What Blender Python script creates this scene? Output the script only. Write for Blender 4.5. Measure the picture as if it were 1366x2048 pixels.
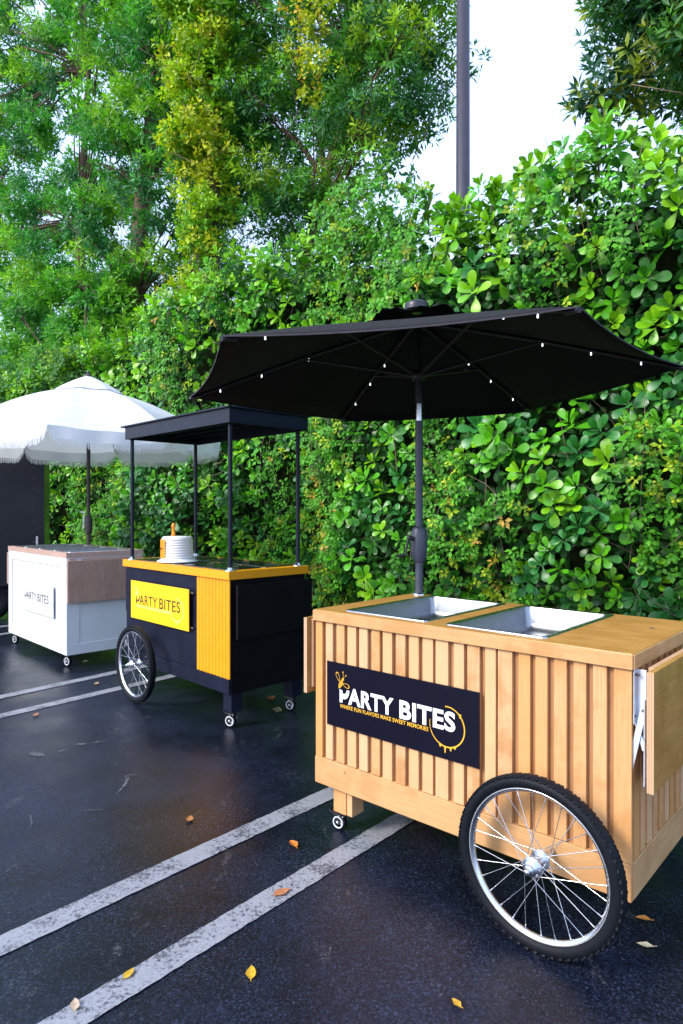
import bpy, bmesh, math, random
import numpy as np
from mathutils import Vector, Matrix
R = math.radians
PI = math.pi
rnd = random.Random(7)
rng = np.random.default_rng(11)
S = bpy.context.scene
COL = S.collection
for o in list(bpy.data.objects):
    bpy.data.objects.remove(o)

# ------------------------------------------------------------------ camera
cd = bpy.data.cameras.new('camera'); cam = bpy.data.objects.new('camera', cd); COL.objects.link(cam)
cam.location = (0, 0, 1.45); cam.rotation_euler = (R(90) - .0036, 0, 0)
cd.sensor_fit = 'VERTICAL'; cd.sensor_height = 36; cd.lens = 23.04
cd.clip_start = .05; cd.clip_end = 600
S.camera = cam

# ------------------------------------------------------------------ light
SUN_DIR = Vector((-.78, -.42, .62)).normalized()
elev = math.asin(SUN_DIR.z); az = math.atan2(SUN_DIR.x, SUN_DIR.y)
W = bpy.data.worlds.new('World'); S.world = W; W.use_nodes = True
wn = W.node_tree.nodes; wl = W.node_tree.links
bg = wn['Background']
sky = wn.new('ShaderNodeTexSky'); sky.sky_type = 'NISHITA'; sky.sun_disc = False
sky.sun_elevation = elev; sky.sun_rotation = az
sky.air_density = 1.3; sky.dust_density = 3.0; sky.ozone_density = 1.5
mx = wn.new('ShaderNodeMix'); mx.data_type = 'RGBA'; mx.inputs[0].default_value = .45
mx.inputs[7].default_value = (10.2, 12.8, 19.5, 1)       # thin bright overcast over the whole sky
wl.new(sky.outputs[0], mx.inputs[6]); wl.new(mx.outputs[2], bg.inputs[0])
bg.inputs[1].default_value = .10
sd = bpy.data.lights.new('sun', 'SUN'); sun = bpy.data.objects.new('sun', sd); COL.objects.link(sun)
sd.energy = 2.0; sd.angle = R(16); sd.color = (1, .95, .86)
sun.rotation_euler = (-SUN_DIR).to_track_quat('-Z', 'Y').to_euler()
S.view_settings.view_transform = 'Standard'; S.view_settings.look = 'None'
S.view_settings.exposure = .95; S.view_settings.gamma = 1; S.view_settings.use_curve_mapping = False
try:
    S.cycles.use_denoising = True
    S.cycles.max_bounces = 6; S.cycles.transparent_max_bounces = 4
except Exception:
    pass

# ------------------------------------------------------------------ materials
def nodes(name):
    m = bpy.data.materials.new(name); m.use_nodes = True
    nt = m.node_tree
    return m, nt, nt.nodes['Principled BSDF']
def link(nt, a, b): nt.links.new(a, b)
def coord(nt, scale=(1, 1, 1), kind='Object'):
    tc = nt.nodes.new('ShaderNodeTexCoord'); mp = nt.nodes.new('ShaderNodeMapping')
    mp.inputs['Scale'].default_value = scale
    link(nt, tc.outputs[kind], mp.inputs[0]); return mp.outputs[0]
def noise(nt, vec, scale, detail=4, rough=.55):
    n = nt.nodes.new('ShaderNodeTexNoise'); n.inputs['Scale'].default_value = scale
    n.inputs['Detail'].default_value = detail; n.inputs['Roughness'].default_value = rough
    if vec is not None: link(nt, vec, n.inputs['Vector'])
    return n.outputs['Fac']
def ramp(nt, fac, stops):
    r = nt.nodes.new('ShaderNodeValToRGB'); e = r.color_ramp.elements
    while len(e) < len(stops): e.new(.5)
    for k, (p, c) in enumerate(stops):
        e[k].position = p; e[k].color = (c[0], c[1], c[2], 1) if len(c) > 2 else (c[0],) * 3 + (1,)
    link(nt, fac, r.inputs[0]); return r.outputs[0]
def mix(nt, fac, a, b, mode='MIX'):
    m = nt.nodes.new('ShaderNodeMix'); m.data_type = 'RGBA'; m.blend_type = mode
    for i, v in ((0, fac), (6, a), (7, b)):
        if isinstance(v, (int, float)): m.inputs[i].default_value = v
        elif isinstance(v, tuple): m.inputs[i].default_value = v if len(v) == 4 else v + (1,)
        else: link(nt, v, m.inputs[i])
    return m.outputs[2]
def math_(nt, op, a, b=0.0):
    m = nt.nodes.new('ShaderNodeMath'); m.operation = op
    for i, v in ((0, a), (1, b)):
        if isinstance(v, (int, float)): m.inputs[i].default_value = v
        else: link(nt, v, m.inputs[i])
    return m.outputs[0]
def bump(nt, p, h, strength=.2, dist=.002):
    b = nt.nodes.new('ShaderNodeBump'); b.inputs['Strength'].default_value = strength
    b.inputs['Distance'].default_value = dist
    link(nt, h, b.inputs['Height']); link(nt, b.outputs[0], p.inputs['Normal'])
def basic(name, col, rough=.5, metal=0., var=.12, scale=14, bs=.12, bscale=160, spec=.5, coat=0.):
    m, nt, p = nodes(name)
    v = coord(nt)
    n = noise(nt, v, scale, 5, .6)
    lo = tuple(max(0, c * (1 - var)) for c in col); hi = tuple(c * (1 + var) for c in col)
    link(nt, ramp(nt, n, [(.3, lo), (.7, hi)]), p.inputs['Base Color'])
    r = noise(nt, v, scale * 2.3, 4)
    link(nt, ramp(nt, r, [(.3, (max(.03, rough - .05),)), (.7, (rough + .05,))]), p.inputs['Roughness'])
    p.inputs['Metallic'].default_value = metal
    p.inputs['Specular IOR Level'].default_value = spec
    p.inputs['Coat Weight'].default_value = coat; p.inputs['Coat Roughness'].default_value = .12
    if bs: bump(nt, p, noise(nt, v, bscale, 2), bs * .35, .0006)
    return m
def wood(name, light, dark, axis='z', rough=.42, stain=.35, per=.5):
    m, nt, p = nodes(name)
    sc = {'z': (1, 1, .045), 'x': (.045, 1, 1), 'y': (1, .045, 1)}[axis]
    oi = nt.nodes.new('ShaderNodeObjectInfo')
    tc = nt.nodes.new('ShaderNodeTexCoord')
    add = nt.nodes.new('ShaderNodeVectorMath'); add.operation = 'ADD'
    cmb = nt.nodes.new('ShaderNodeCombineXYZ')
    k = math_(nt, 'MULTIPLY', oi.outputs['Random'], 37.0)
    for i in range(3): link(nt, k, cmb.inputs[i])
    link(nt, tc.outputs['Object'], add.inputs[0]); link(nt, cmb.outputs[0], add.inputs[1])
    mp = nt.nodes.new('ShaderNodeMapping'); mp.inputs['Scale'].default_value = sc
    link(nt, add.outputs[0], mp.inputs[0])
    g = noise(nt, mp.outputs[0], 130, 6, .65)
    g2 = noise(nt, mp.outputs[0], 28, 4, .6)
    bl = noise(nt, add.outputs[0], 7, 4, .6)
    c = ramp(nt, g, [(.28, dark), (.62, light)])
    mid = tuple((a + b) / 2 for a, b in zip(light, dark))
    c = mix(nt, ramp(nt, g2, [(.35, (.55,)), (.65, (0.,))]), c, mid)
    st = (dark[0] * .85, dark[1] * .68, dark[2] * .45)
    f = math_(nt, 'MULTIPLY', ramp(nt, bl, [(.46, (0.,)), (.62, (1.,))]), stain)
    c = mix(nt, f, c, st)
    f2 = math_(nt, 'MULTIPLY', oi.outputs['Random'], per)
    c = mix(nt, f2, c, tuple(a * b for a, b in zip(light, (.88, .70, .42))))
    pale = ramp(nt, math_(nt, 'FRACT', math_(nt, 'MULTIPLY', oi.outputs['Random'], 7.3)), [(.55, (0.,)), (.75, (per * .45,))])
    c = mix(nt, pale, c, tuple(min(.86, a * b) for a, b in zip(light, (1.06, 1.13, 1.28))))
    kn_ = nt.nodes.new('ShaderNodeTexVoronoi'); kn_.inputs['Scale'].default_value = 5.5; link(nt, add.outputs[0], kn_.inputs[0])
    c = mix(nt, ramp(nt, kn_.outputs['Distance'], [(.0, (.75,)), (.05, (.0,))]), c, (.16, .07, .03))
    link(nt, c, p.inputs['Base Color'])
    link(nt, ramp(nt, g2, [(.3, (rough - .08,)), (.7, (rough + .1,))]), p.inputs['Roughness'])
    p.inputs['Specular IOR Level'].default_value = .4
    bump(nt, p, g, .35, .0012)
    return m
def leafmat(name, trans=.28, rough=.42, spec=.5):
    m, nt, p = nodes(name)
    at = nt.nodes.new('ShaderNodeAttribute'); at.attribute_name = 'tone'
    n = noise(nt, coord(nt), 45, 3)
    c = mix(nt, 1.0, at.outputs['Color'], ramp(nt, n, [(.3, (.78,)), (.7, (1.15,))]), 'MULTIPLY')
    link(nt, c, p.inputs['Base Color']); p.inputs['Roughness'].default_value = rough
    p.inputs['Specular IOR Level'].default_value = spec
    tr = nt.nodes.new('ShaderNodeBsdfTranslucent')
    tcol = mix(nt, 1.0, c, (1.25, 1.35, .5), 'MULTIPLY'); link(nt, tcol, tr.inputs[0])
    ms = nt.nodes.new('ShaderNodeMixShader'); ms.inputs[0].default_value = trans
    out = nt.nodes['Material Output']
    link(nt, p.outputs[0], ms.inputs[1]); link(nt, tr.outputs[0], ms.inputs[2]); link(nt, ms.outputs[0], out.inputs[0])
    return m
M = {}
M['slat'] = wood('birch_slat', (.68, .425, .225), (.46, .245, .105), 'z', stain=.6, per=.85)
M['slat_back'] = wood('stained_backing', (.43, .235, .12), (.28, .14, .065), 'z', stain=.4)
M['rail'] = wood('birch_rail', (.62, .365, .165), (.48, .25, .10), 'x', stain=.4, per=.2)
M['rail_y'] = wood('birch_rail_side', (.60, .38, .19), (.45, .26, .115), 'y', stain=.4, per=.2)
M['wtop'] = wood('varnished_top', (.58, .30, .085), (.38, .175, .04), 'x', rough=.36, stain=.35, per=.1)
M['flap'] = wood('varnished_flap', (.52, .29, .085), (.38, .19, .05), 'y', rough=.34, stain=.5, per=.1)
M['ply'] = wood('ply_edge', (.62, .40, .26), (.48, .28, .16), 'y', stain=.1)
M['laminate'] = wood('oak_laminate', (.47, .31, .255), (.30, .175, .135), 'z', rough=.5, stain=.2, per=.25)
M['laminate_x'] = wood('oak_laminate_top', (.52, .36, .31), (.40, .26, .215), 'x', rough=.5, stain=.1, per=.1)
M['steel'] = basic('brushed_steel', (.33, .35, .38), .40, 1, .06, 8, .05, 300)
M['steel_rim'] = basic('steel_rim', (.42, .45, .50), .26, 1, .08, 9, .04, 250)
M['zinc'] = basic('zinc', (.60, .64, .70), .33, 1, .1, 60, .1, 400)
M['chrome'] = basic('rim_chrome', (.66, .69, .74), .22, 1, .06, 30, .03, 300)
M['rubber'] = basic('tyre_rubber', (.006, .008, .012), .55, 0, .2, 40, .1, 500, .15)
M['plastic'] = basic('black_plastic', (.014, .015, .02), .38, 0, .2, 40, .1, 300)
M['white_plastic'] = basic('white_plastic', (.72, .74, .78), .35, 0, .05, 40, .05, 300)
M['navy'] = basic('navy_sign_face', (.003, .003, .012), .32, 0, .1, 12, .0, 200, .15)
M['signyellow'] = basic('yellow_sign_face', (.86, .56, .004), .38, 0, .04, 12, .02, 200)
M['signwhite'] = basic('white_sign_face', (.72, .73, .74), .35, 0, .03, 12, .02, 200)
M['ink_white'] = basic('white_ink', (.85, .86, .88), .5, 0, .02, 10, 0)
M['ink_gold'] = basic('gold_ink', (.80, .43, .03), .5, 0, .04, 10, 0)
M['ink_brown'] = basic('dark_brown_ink', (.05, .02, .008), .5, 0, .04, 10, 0)
M['ink_black'] = basic('black_ink', (.015, .015, .018), .5, 0, .04, 10, 0)
M['ink_cream'] = basic('cream_ink', (.85, .76, .36), .5, 0, .04, 10, 0)
M['ink_grey'] = basic('pale_grey_ink', (.62, .64, .66), .5, 0, .04, 10, 0)
M['cartblack'] = basic('satin_black_paint', (.008, .010, .024), .42, 0, .3, 6, .15, 60, .16)
M['cartblack_end'] = basic('shaded_black_paint', (.004, .004, .0055), .6, 0, .35, 6, .15, 90, .12)  # darker copy of the cart black; right-end shade put into the colour
M['cartyellow'] = basic('amber_paint', (.80, .33, .002), .38, 0, .06, 9, .2, 70)
M['cartwhite'] = basic('white_paint', (.66, .68, .70), .38, 0, .025, 5, .12, 60)
M['darklid'] = basic('smoked_glossy_lid', (.012, .012, .016), .1, 0, .4, 12, .05, 60, .6)
M['roofblack'] = basic('blue_black_roof', (.006, .010, .022), .4, 0, .2, 10, .1, 60, .25)
M['hem'] = basic('faded_lit_hem', (.05, .046, .058), .85, 0, .15, 30, .5, 900, .25)  # fading, plus sky light caught by the edge put into the colour
M['fabric_black'] = basic('black_canvas', (.010, .009, .010), .9, 0, .15, 30, .5, 900, .25)
M['rib_black'] = basic('rib_black', (.018, .018, .02), .45, 0, .15, 30, .1, 300)
M['pole_blue'] = basic('slate_pole', (.045, .055, .085), .42, 0, .1, 20, .1, 300)
M['pole_brown'] = basic('bronze_pole', (.035, .026, .026), .45, 0, .1, 20, .1, 300)
M['post'] = basic('street_post_paint', (.036, .034, .052), .5, 0, .15, 8, .2, 90)
M['bracket'] = basic('white_bracket', (.58, .64, .74), .35, .2, .05, 20, .05, 300)
M['screw'] = basic('dark_screw', (.10, .10, .11), .4, .8, .1, 20, 0)
M['trailer'] = basic('trailer_black', (.004, .005, .009), .3, 0, .5, 2.5, .05, 20, .3)
M['trailer_strip'] = basic('trailer_strip', (.55, .57, .60), .35, .6, .1, 10, .05, 100)
M['orange'] = basic('orange_card', (.80, .27, .01), .45, 0, .05, 20, .03, 200)
M['white_gloss'] = basic('white_ribbed_plastic', (.80, .80, .80), .4, 0, .03, 15, .05, 100)
M['bark'] = basic('bark', (.115, .075, .055), .85, 0, .45, 18, .9, 40, .2)
M['twig'] = basic('dry_twig', (.20, .145, .11), .85, 0, .4, 18, .3, 60, .2)
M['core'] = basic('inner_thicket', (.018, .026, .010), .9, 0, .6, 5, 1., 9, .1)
M['leaf'] = leafmat('broad_leaf', .22, .36, .5)
M['vine'] = leafmat('creeper_leaf', .3, .5, .35)
M['tree'] = leafmat('tree_leaf', .34, .45, .4)
M['fallen'] = leafmat('fallen_leaf', .15, .6, .3)
def canvas():
    m, nt, p = nodes('white_canvas')
    v = coord(nt)
    link(nt, ramp(nt, noise(nt, v, 6, 4), [(.3, (.84, .845, .85)), (.7, (.9, .9, .9))]), p.inputs['Base Color'])
    p.inputs['Roughness'].default_value = .9
    bump(nt, p, noise(nt, v, 9, 4), .35, .02)
    tr = nt.nodes.new('ShaderNodeBsdfTranslucent'); tr.inputs[0].default_value = (.8, .82, .82, 1)
    ms = nt.nodes.new('ShaderNodeMixShader'); ms.inputs[0].default_value = .3
    link(nt, p.outputs[0], ms.inputs[1]); link(nt, tr.outputs[0], ms.inputs[2])
    link(nt, ms.outputs[0], nt.nodes['Material Output'].inputs[0]); return m
M['canvas'] = canvas()
def bulbm():
    m, nt, p = nodes('lit_bulb')
    p.inputs['Base Color'].default_value = (.9, .9, .92, 1)
    p.inputs['Emission Color'].default_value = (.92, .95, 1, 1); p.inputs['Emission Strength'].default_value = 1.6
    return m
M['bulb'] = bulbm()
def asphalt():
    m, nt, p = nodes('wet_asphalt')
    v = coord(nt)
    fine = noise(nt, v, 95, 6, .85); mid = noise(nt, v, 120, 4, .7)
    big = noise(nt, v, .75, 5, .55); big2 = noise(nt, v, 2.6, 5, .6)
    c = ramp(nt, fine, [(.40, (.002, .003, .005)), (.54, (.013, .018, .034)), (.66, (.058, .070, .105))])
    c = mix(nt, ramp(nt, big2, [(.42, (.65,)), (.58, (.0,))]), c, (.004, .005, .009))
    c = mix(nt, ramp(nt, big, [(.42, (.0,)), (.62, (.30,))]), c, (.026, .038, .080))
    va = nt.nodes.new('ShaderNodeTexVoronoi'); va.inputs['Scale'].default_value = 170; link(nt, v, va.inputs[0])
    vb = nt.nodes.new('ShaderNodeSeparateColor'); link(nt, va.outputs['Color'], vb.inputs[0])
    stone = ramp(nt, vb.outputs[1], [(.0, (.35, .36, .4)), (.6, (.75, .77, .85)), (.88, (1.15, 1.18, 1.25)), (.99, (2.0, 2.05, 2.15))])
    c = mix(nt, 1.0, c, stone, 'MULTIPLY')
    # pale scuffs and dried flecks
    sc = noise(nt, coord(nt, (1, .35, 1)), 9, 6, .75)
    c = mix(nt, math_(nt, 'MULTIPLY', ramp(nt, sc, [(.60, (0.,)), (.72, (1.,))]), math_(nt, 'MULTIPLY', ramp(nt, mid, [(.46, (0.,)), (.58, (.75,))]), 1.)), c, (.17, .17, .18))
    vo = nt.nodes.new('ShaderNodeTexVoronoi'); vo.inputs['Scale'].default_value = 60; link(nt, v, vo.inputs[0])
    sp = ramp(nt, vo.outputs['Distance'], [(.0, (1.,)), (.13, (0.,))])
    vc = nt.nodes.new('ShaderNodeSeparateColor'); link(nt, vo.outputs['Color'], vc.inputs[0])
    sp = math_(nt, 'MULTIPLY', sp, math_(nt, 'GREATER_THAN', vc.outputs[0], .8))
    c = mix(nt, math_(nt, 'MULTIPLY', sp, .5), c, (.13, .135, .16))
    link(nt, c, p.inputs['Base Color'])
    wet = ramp(nt, big, [(.42, (.10,)), (.60, (.36,))])
    r2 = ramp(nt, mid, [(.3, (-.05,)), (.7, (.08,))])
    link(nt, math_(nt, 'ADD', wet, math_(nt, 'MULTIPLY', mid, .14)), p.inputs['Roughness'])
    p.inputs['Specular IOR Level'].default_value = .34
    h = math_(nt, 'ADD', math_(nt, 'MULTIPLY', fine, .5), math_(nt, 'ADD', mid, math_(nt, 'MULTIPLY', big2, .6)))
    bump(nt, p, h, .32, .004)
    return m
M['asphalt'] = asphalt()
def paint():
    m, nt, p = nodes('worn_line_paint')
    v = coord(nt)
    a = noise(nt, coord(nt, (1, 1, 1)), 75, 6, .8); b = noise(nt, v, 6, 4, .6); f = noise(nt, v, 260, 3, .7)
    k = math_(nt, 'ADD', math_(nt, 'MULTIPLY', b, .36), math_(nt, 'MULTIPLY', a, .8))
    mask = ramp(nt, k, [(.585, (0.,)), (.65, (1.,))])
    cr = noise(nt, v, 30, 8, .8)
    crk = ramp(nt, math_(nt, 'ABSOLUTE', math_(nt, 'SUBTRACT', cr, .5)), [(.0, (1.,)), (.012, (0.,))])
    c = ramp(nt, f, [(.3, (.20, .21, .24)), (.7, (.40, .41, .45))])
    c = mix(nt, mask, c, (.055, .06, .075))
    c = mix(nt, math_(nt, 'MULTIPLY', crk, .7), c, (.06, .062, .07))
    link(nt, c, p.inputs['Base Color']); p.inputs['Roughness'].default_value = .5
    bump(nt, p, math_(nt, 'ADD', a, f), .5, .003)
    return m
M['paint'] = paint()
def scuffm():
    m, nt, p = nodes('chalky_scuff')
    v = coord(nt); a = noise(nt, v, 110, 6, .85)
    link(nt, ramp(nt, a, [(.46, (.012, .014, .022)), (.56, (.16, .165, .185))]), p.inputs['Base Color'])
    p.inputs['Roughness'].default_value = .5; bump(nt, p, a, .4, .003); return m
M['scuff'] = scuffm()
SCUFFS = [([(-1.144, 3.339), (-1.141, 3.449), (-1.151, 3.526), (-1.185, 3.565)], .010), ([(-1.185, 3.565), (-1.114, 3.572), (-1.065, 3.592)], .005),
          ([(-1.848, 3.896), (-1.75, 3.85)], .030), ([(-1.70, 3.93), (-1.66, 3.93)], .020), ([(-1.64, 4.04), (-1.57, 4.05)], .022), ([(-1.54, 4.07), (-1.48, 4.10)], .012),
          ([(-2.28, 4.30), (-2.21, 4.332), (-2.15, 4.40)], .006), ([(-1.481, 3.11), (-1.43, 3.02), (-1.416, 2.964)], .005), ([(-1.25, 3.15), (-1.13, 3.161)], .005)]

# ------------------------------------------------------------------ object helpers
def tag(o, label=None, cat=None, group=None, kind=None):
    if label: o['label'] = label
    if cat: o['category'] = cat
    if group: o['group'] = group
    if kind: o['kind'] = kind
    return o
def empty(name, loc, yaw=0, label=None, cat=None, group=None):
    o = bpy.data.objects.new(name, None); COL.objects.link(o)
    o.location = loc; o.rotation_euler = (0, 0, yaw); o.empty_display_size = .1
    return tag(o, label, cat, group)
def obj(name, me, mat, parent=None, loc=None, rot=None, smooth=False):
    o = bpy.data.objects.new(name, me); COL.objects.link(o)
    if mat is not None and not me.materials: me.materials.append(mat)
    if parent: o.parent = parent
    if loc: o.location = loc
    if rot: o.rotation_euler = rot
    if smooth: me.shade_smooth()
    return o
def copy_tree(o, parent=None):
    c = o.copy(); COL.objects.link(c)
    if parent: c.parent = parent
    for ch in o.children: copy_tree(ch, c)
    return c
class B:
    """collects shapes into one mesh"""
    def __init__(s): s.v = []; s.f = []; s.sm = []
    def add(s, vs, fs, smooth=False):
        n = len(s.v); s.v += [tuple(v) for v in vs]; s.f += [tuple(i + n for i in f) for f in fs]; s.sm += [smooth] * len(fs)
        return s
    def box(s, x0, x1, y0, y1, z0, z1, b=0.0, M4=None):
        bm = bmesh.new(); bmesh.ops.create_cube(bm, size=1)
        for v in bm.verts:
            v.co = Vector((x0 + (v.co.x + .5) * (x1 - x0), y0 + (v.co.y + .5) * (y1 - y0), z0 + (v.co.z + .5) * (z1 - z0)))
        if b: bmesh.ops.bevel(bm, geom=bm.edges[:], offset=b, segments=2, affect='EDGES', profile=.5)
        s.bm(bm, M4); return s
    def bm(s, bm, M4=None):
        if M4 is not None: bmesh.ops.transform(bm, matrix=M4, verts=bm.verts)
        bm.verts.index_update()
        s.add([v.co[:] for v in bm.verts], [[v.index for v in f.verts] for f in bm.faces]); bm.free()
    def tube(s, pts, rad, seg=8, cap=True):
        pts = [Vector(p) for p in pts]
        if not isinstance(rad, (list, tuple)): rad = [rad] * len(pts)
        vs = []; fs = []; ref = None
        for i, p in enumerate(pts):
            d = (pts[min(i + 1, len(pts) - 1)] - pts[max(i - 1, 0)]).normalized()
            if ref is None: ref = Vector((0, 0, 1)) if abs(d.z) < .9 else Vector((1, 0, 0))
            a = d.cross(ref).normalized(); b2 = d.cross(a).normalized(); ref = -b2 if abs(d.dot(b2)) < .99 else ref
            ref = a.cross(d)
            for k in range(seg):
                t = 2 * PI * k / seg; vs.append(p + (a * math.cos(t) + ref * math.sin(t)) * rad[i])
        for i in range(len(pts) - 1):
            for k in range(seg):
                k2 = (k + 1) % seg
                fs.append((i * seg + k, i * seg + k2, (i + 1) * seg + k2, (i + 1) * seg + k))
        s.add(vs, fs, True)
        if cap:
            s.add(vs[:seg], [tuple(range(seg))[::-1]]); s.add(vs[-seg:], [tuple(range(seg))])
        return s
    def lathe(s, prof, seg=32, axis='z', c=(0, 0, 0), close=False):
        vs = []; fs = []; n = len(prof)
        for r, h in prof:
            for k in range(seg):
                t = 2 * PI * k / seg; x, y = r * math.cos(t), r * math.sin(t)
                p = {'z': (x, y, h), 'y': (x, h, y), 'x': (h, x, y)}[axis]
                vs.append((p[0] + c[0], p[1] + c[1], p[2] + c[2]))
        for i in range(n if close else n - 1):
            j = (i + 1) % n
            for k in range(seg):
                k2 = (k + 1) % seg; fs.append((i * seg + k, i * seg + k2, j * seg + k2, j * seg + k))
        s.add(vs, fs, True); return s
    def poly(s, pts, y0, y1):
        """polygon in x,z extruded along y"""
        n = len(pts)
        vs = [(x, y0, z) for x, z in pts] + [(x, y1, z) for x, z in pts]
        fs = [tuple(range(n)), tuple(range(2 * n - 1, n - 1, -1))] + [(i, i + n, (i + 1) % n + n, (i + 1) % n) for i in range(n)]
        s.add(vs, fs); return s
    def mesh(s, name='m'):
        me = bpy.data.meshes.new(name); me.from_pydata(s.v, [], s.f)
        me.polygons.foreach_set('use_smooth', s.sm); me.update()
        bm = bmesh.new(); bm.from_mesh(me); bmesh.ops.recalc_face_normals(bm, faces=bm.faces); bm.to_mesh(me); bm.free()
        return me
    def build(s, name, mat, parent=None, loc=None, rot=None):
        return obj(name, s.mesh(name), mat, parent, loc, rot)
def box(name, mat, parent, x0, x1, y0, y1, z0, z1, b=.0015):
    return B().box(x0, x1, y0, y1, z0, z1, b).build(name, mat, parent)
def slab(xs, ys, holes, z0, z1):
    """flat slab on a grid with cells left out, shared vertices"""
    b = B(); idx = {}; vs = []
    def V(i, j, k):
        if (i, j, k) not in idx: idx[(i, j, k)] = len(vs); vs.append((xs[i], ys[j], z1 if k else z0))
        return idx[(i, j, k)]
    nx, ny = len(xs) - 1, len(ys) - 1; fs = []
    solid = lambda i, j: 0 <= i < nx and 0 <= j < ny and (i, j) not in holes
    for i in range(nx):
        for j in range(ny):
            if not solid(i, j): continue
            fs.append((V(i, j, 1), V(i + 1, j, 1), V(i + 1, j + 1, 1), V(i, j + 1, 1)))
            fs.append((V(i, j, 0), V(i, j + 1, 0), V(i + 1, j + 1, 0), V(i + 1, j, 0)))
            if not solid(i, j - 1): fs.append((V(i, j, 0), V(i + 1, j, 0), V(i + 1, j, 1), V(i, j, 1)))
            if not solid(i, j + 1): fs.append((V(i + 1, j + 1, 0), V(i, j + 1, 0), V(i, j + 1, 1), V(i + 1, j + 1, 1)))
            if not solid(i - 1, j): fs.append((V(i, j + 1, 0), V(i, j, 0), V(i, j, 1), V(i, j + 1, 1)))
            if not solid(i + 1, j): fs.append((V(i + 1, j, 0), V(i + 1, j + 1, 0), V(i + 1, j + 1, 1), V(i + 1, j, 1)))
    b.add(vs, fs); return b
def rrect(x0, x1, y0, y1, r, n=5):
    pts = []
    for cx, cy, a in ((x1 - r, y0 + r, -90), (x1 - r, y1 - r, 0), (x0 + r, y1 - r, 90), (x0 + r, y0 + r, 180)):
        for k in range(n + 1):
            t = R(a + 90 * k / n); pts.append((cx + r * math.cos(t), cy + r * math.sin(t)))
    return pts
def rings(b, loops, smooth=True, fill_last=True):
    n = len(loops[0]); vs = [p for l in loops for p in l]; fs = []
    for i in range(len(loops) - 1):
        for k in range(n):
            k2 = (k + 1) % n; fs.append((i * n + k, i * n + k2, (i + 1) * n + k2, (i + 1) * n + k))
    b.add(vs, fs, smooth)
    if fill_last: b.add(loops[-1], [tuple(range(n))])
    return b

# ------------------------------------------------------------------ leaves in bulk
def frame(d, n):
    d = d / np.linalg.norm(d, axis=1, keepdims=True)
    s = np.cross(d, n); s /= np.maximum(np.linalg.norm(s, axis=1, keepdims=True), 1e-6)
    n2 = np.cross(s, d); return s, d, n2
def leaf_template(kind):
    if kind == 'broad':
        rows = [(0, .025, 0), (.14, .045, .0), (.36, .16, .02), (.58, .245, .03), (.78, .265, .02), (.92, .19, -.01), (1., .05, -.03)]
        fold = .28
    elif kind == 'lance':
        vs = [(0, 0, 0), (-.16, .45, .03), (0, .5, -.02), (.16, .45, .03), (0, 1, -.06)]
        return np.array(vs), [(0, 2, 1), (0, 3, 2), (1, 2, 4), (2, 3, 4)]
    elif kind == 'small':
        vs = [(0, 0, 0), (-.31, .48, .04), (0, .5, -.02), (.31, .48, .04), (0, 1, -.08)]
        return np.array(vs), [(0, 2, 1), (0, 3, 2), (1, 2, 4), (2, 3, 4)]
    vs = []; fs = []
    for t, w, z in rows:
        vs += [(-w, t, z + fold * w * .5), (0, t, z), (w, t, z + fold * w * .5)]
    for i in range(len(rows) - 1):
        a = i * 3
        fs += [(a, a + 1, a + 4, a + 3), (a + 1, a + 2, a + 5, a + 4)]
    return np.array(vs), fs
TPL = {k: leaf_template(k) for k in ('broad', 'lance', 'small')}
def bulk(name, kind, P, D, N, L, C, mat, parent=None, smooth=False):
    tv, tf = TPL[kind]; P, D, N, L, C = map(np.asarray, (P, D, N, L, C))
    s, d, n = frame(D, N); m = len(P); k = len(tv)
    V = P[:, None, :] + L[:, None, None] * (tv[None, :, 0, None] * s[:, None] + tv[None, :, 1, None] * d[:, None] + tv[None, :, 2, None] * n[:, None])
    fl = np.array([i for f in tf for i in f]); ls = np.array([len(f) for f in tf])
    loops = (fl[None, :] + (np.arange(m) * k)[:, None]).ravel()
    tot = np.tile(ls, m); start = np.concatenate([[0], np.cumsum(tot)[:-1]])
    me = bpy.data.meshes.new(name); me.vertices.add(m * k); me.vertices.foreach_set('co', V.ravel())
    me.loops.add(len(loops)); me.loops.foreach_set('vertex_index', loops.astype(np.int32))
    me.polygons.add(len(tot)); me.polygons.foreach_set('loop_start', start.astype(np.int32)); me.polygons.foreach_set('loop_total', tot.astype(np.int32))
    me.polygons.foreach_set('use_smooth', np.full(len(tot), smooth))
    at = me.attributes.new('tone', 'FLOAT_COLOR', 'POINT')
    cc = np.ones((m, k, 4), np.float32); cc[:, :, :3] = C[:, None, :]
    at.data.foreach_set('color', cc.ravel()); me.update(calc_edges=True)
    return obj(name, me, mat, parent)
def unit(a): return a / np.linalg.norm(a, axis=-1, keepdims=True)
def perp(a):
    ref = np.where(np.abs(a[:, 2:3]) < .9, np.array([[0, 0, 1.]]), np.array([[1., 0, 0]]))
    x = unit(np.cross(a, ref)); return x, np.cross(a, x)
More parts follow.
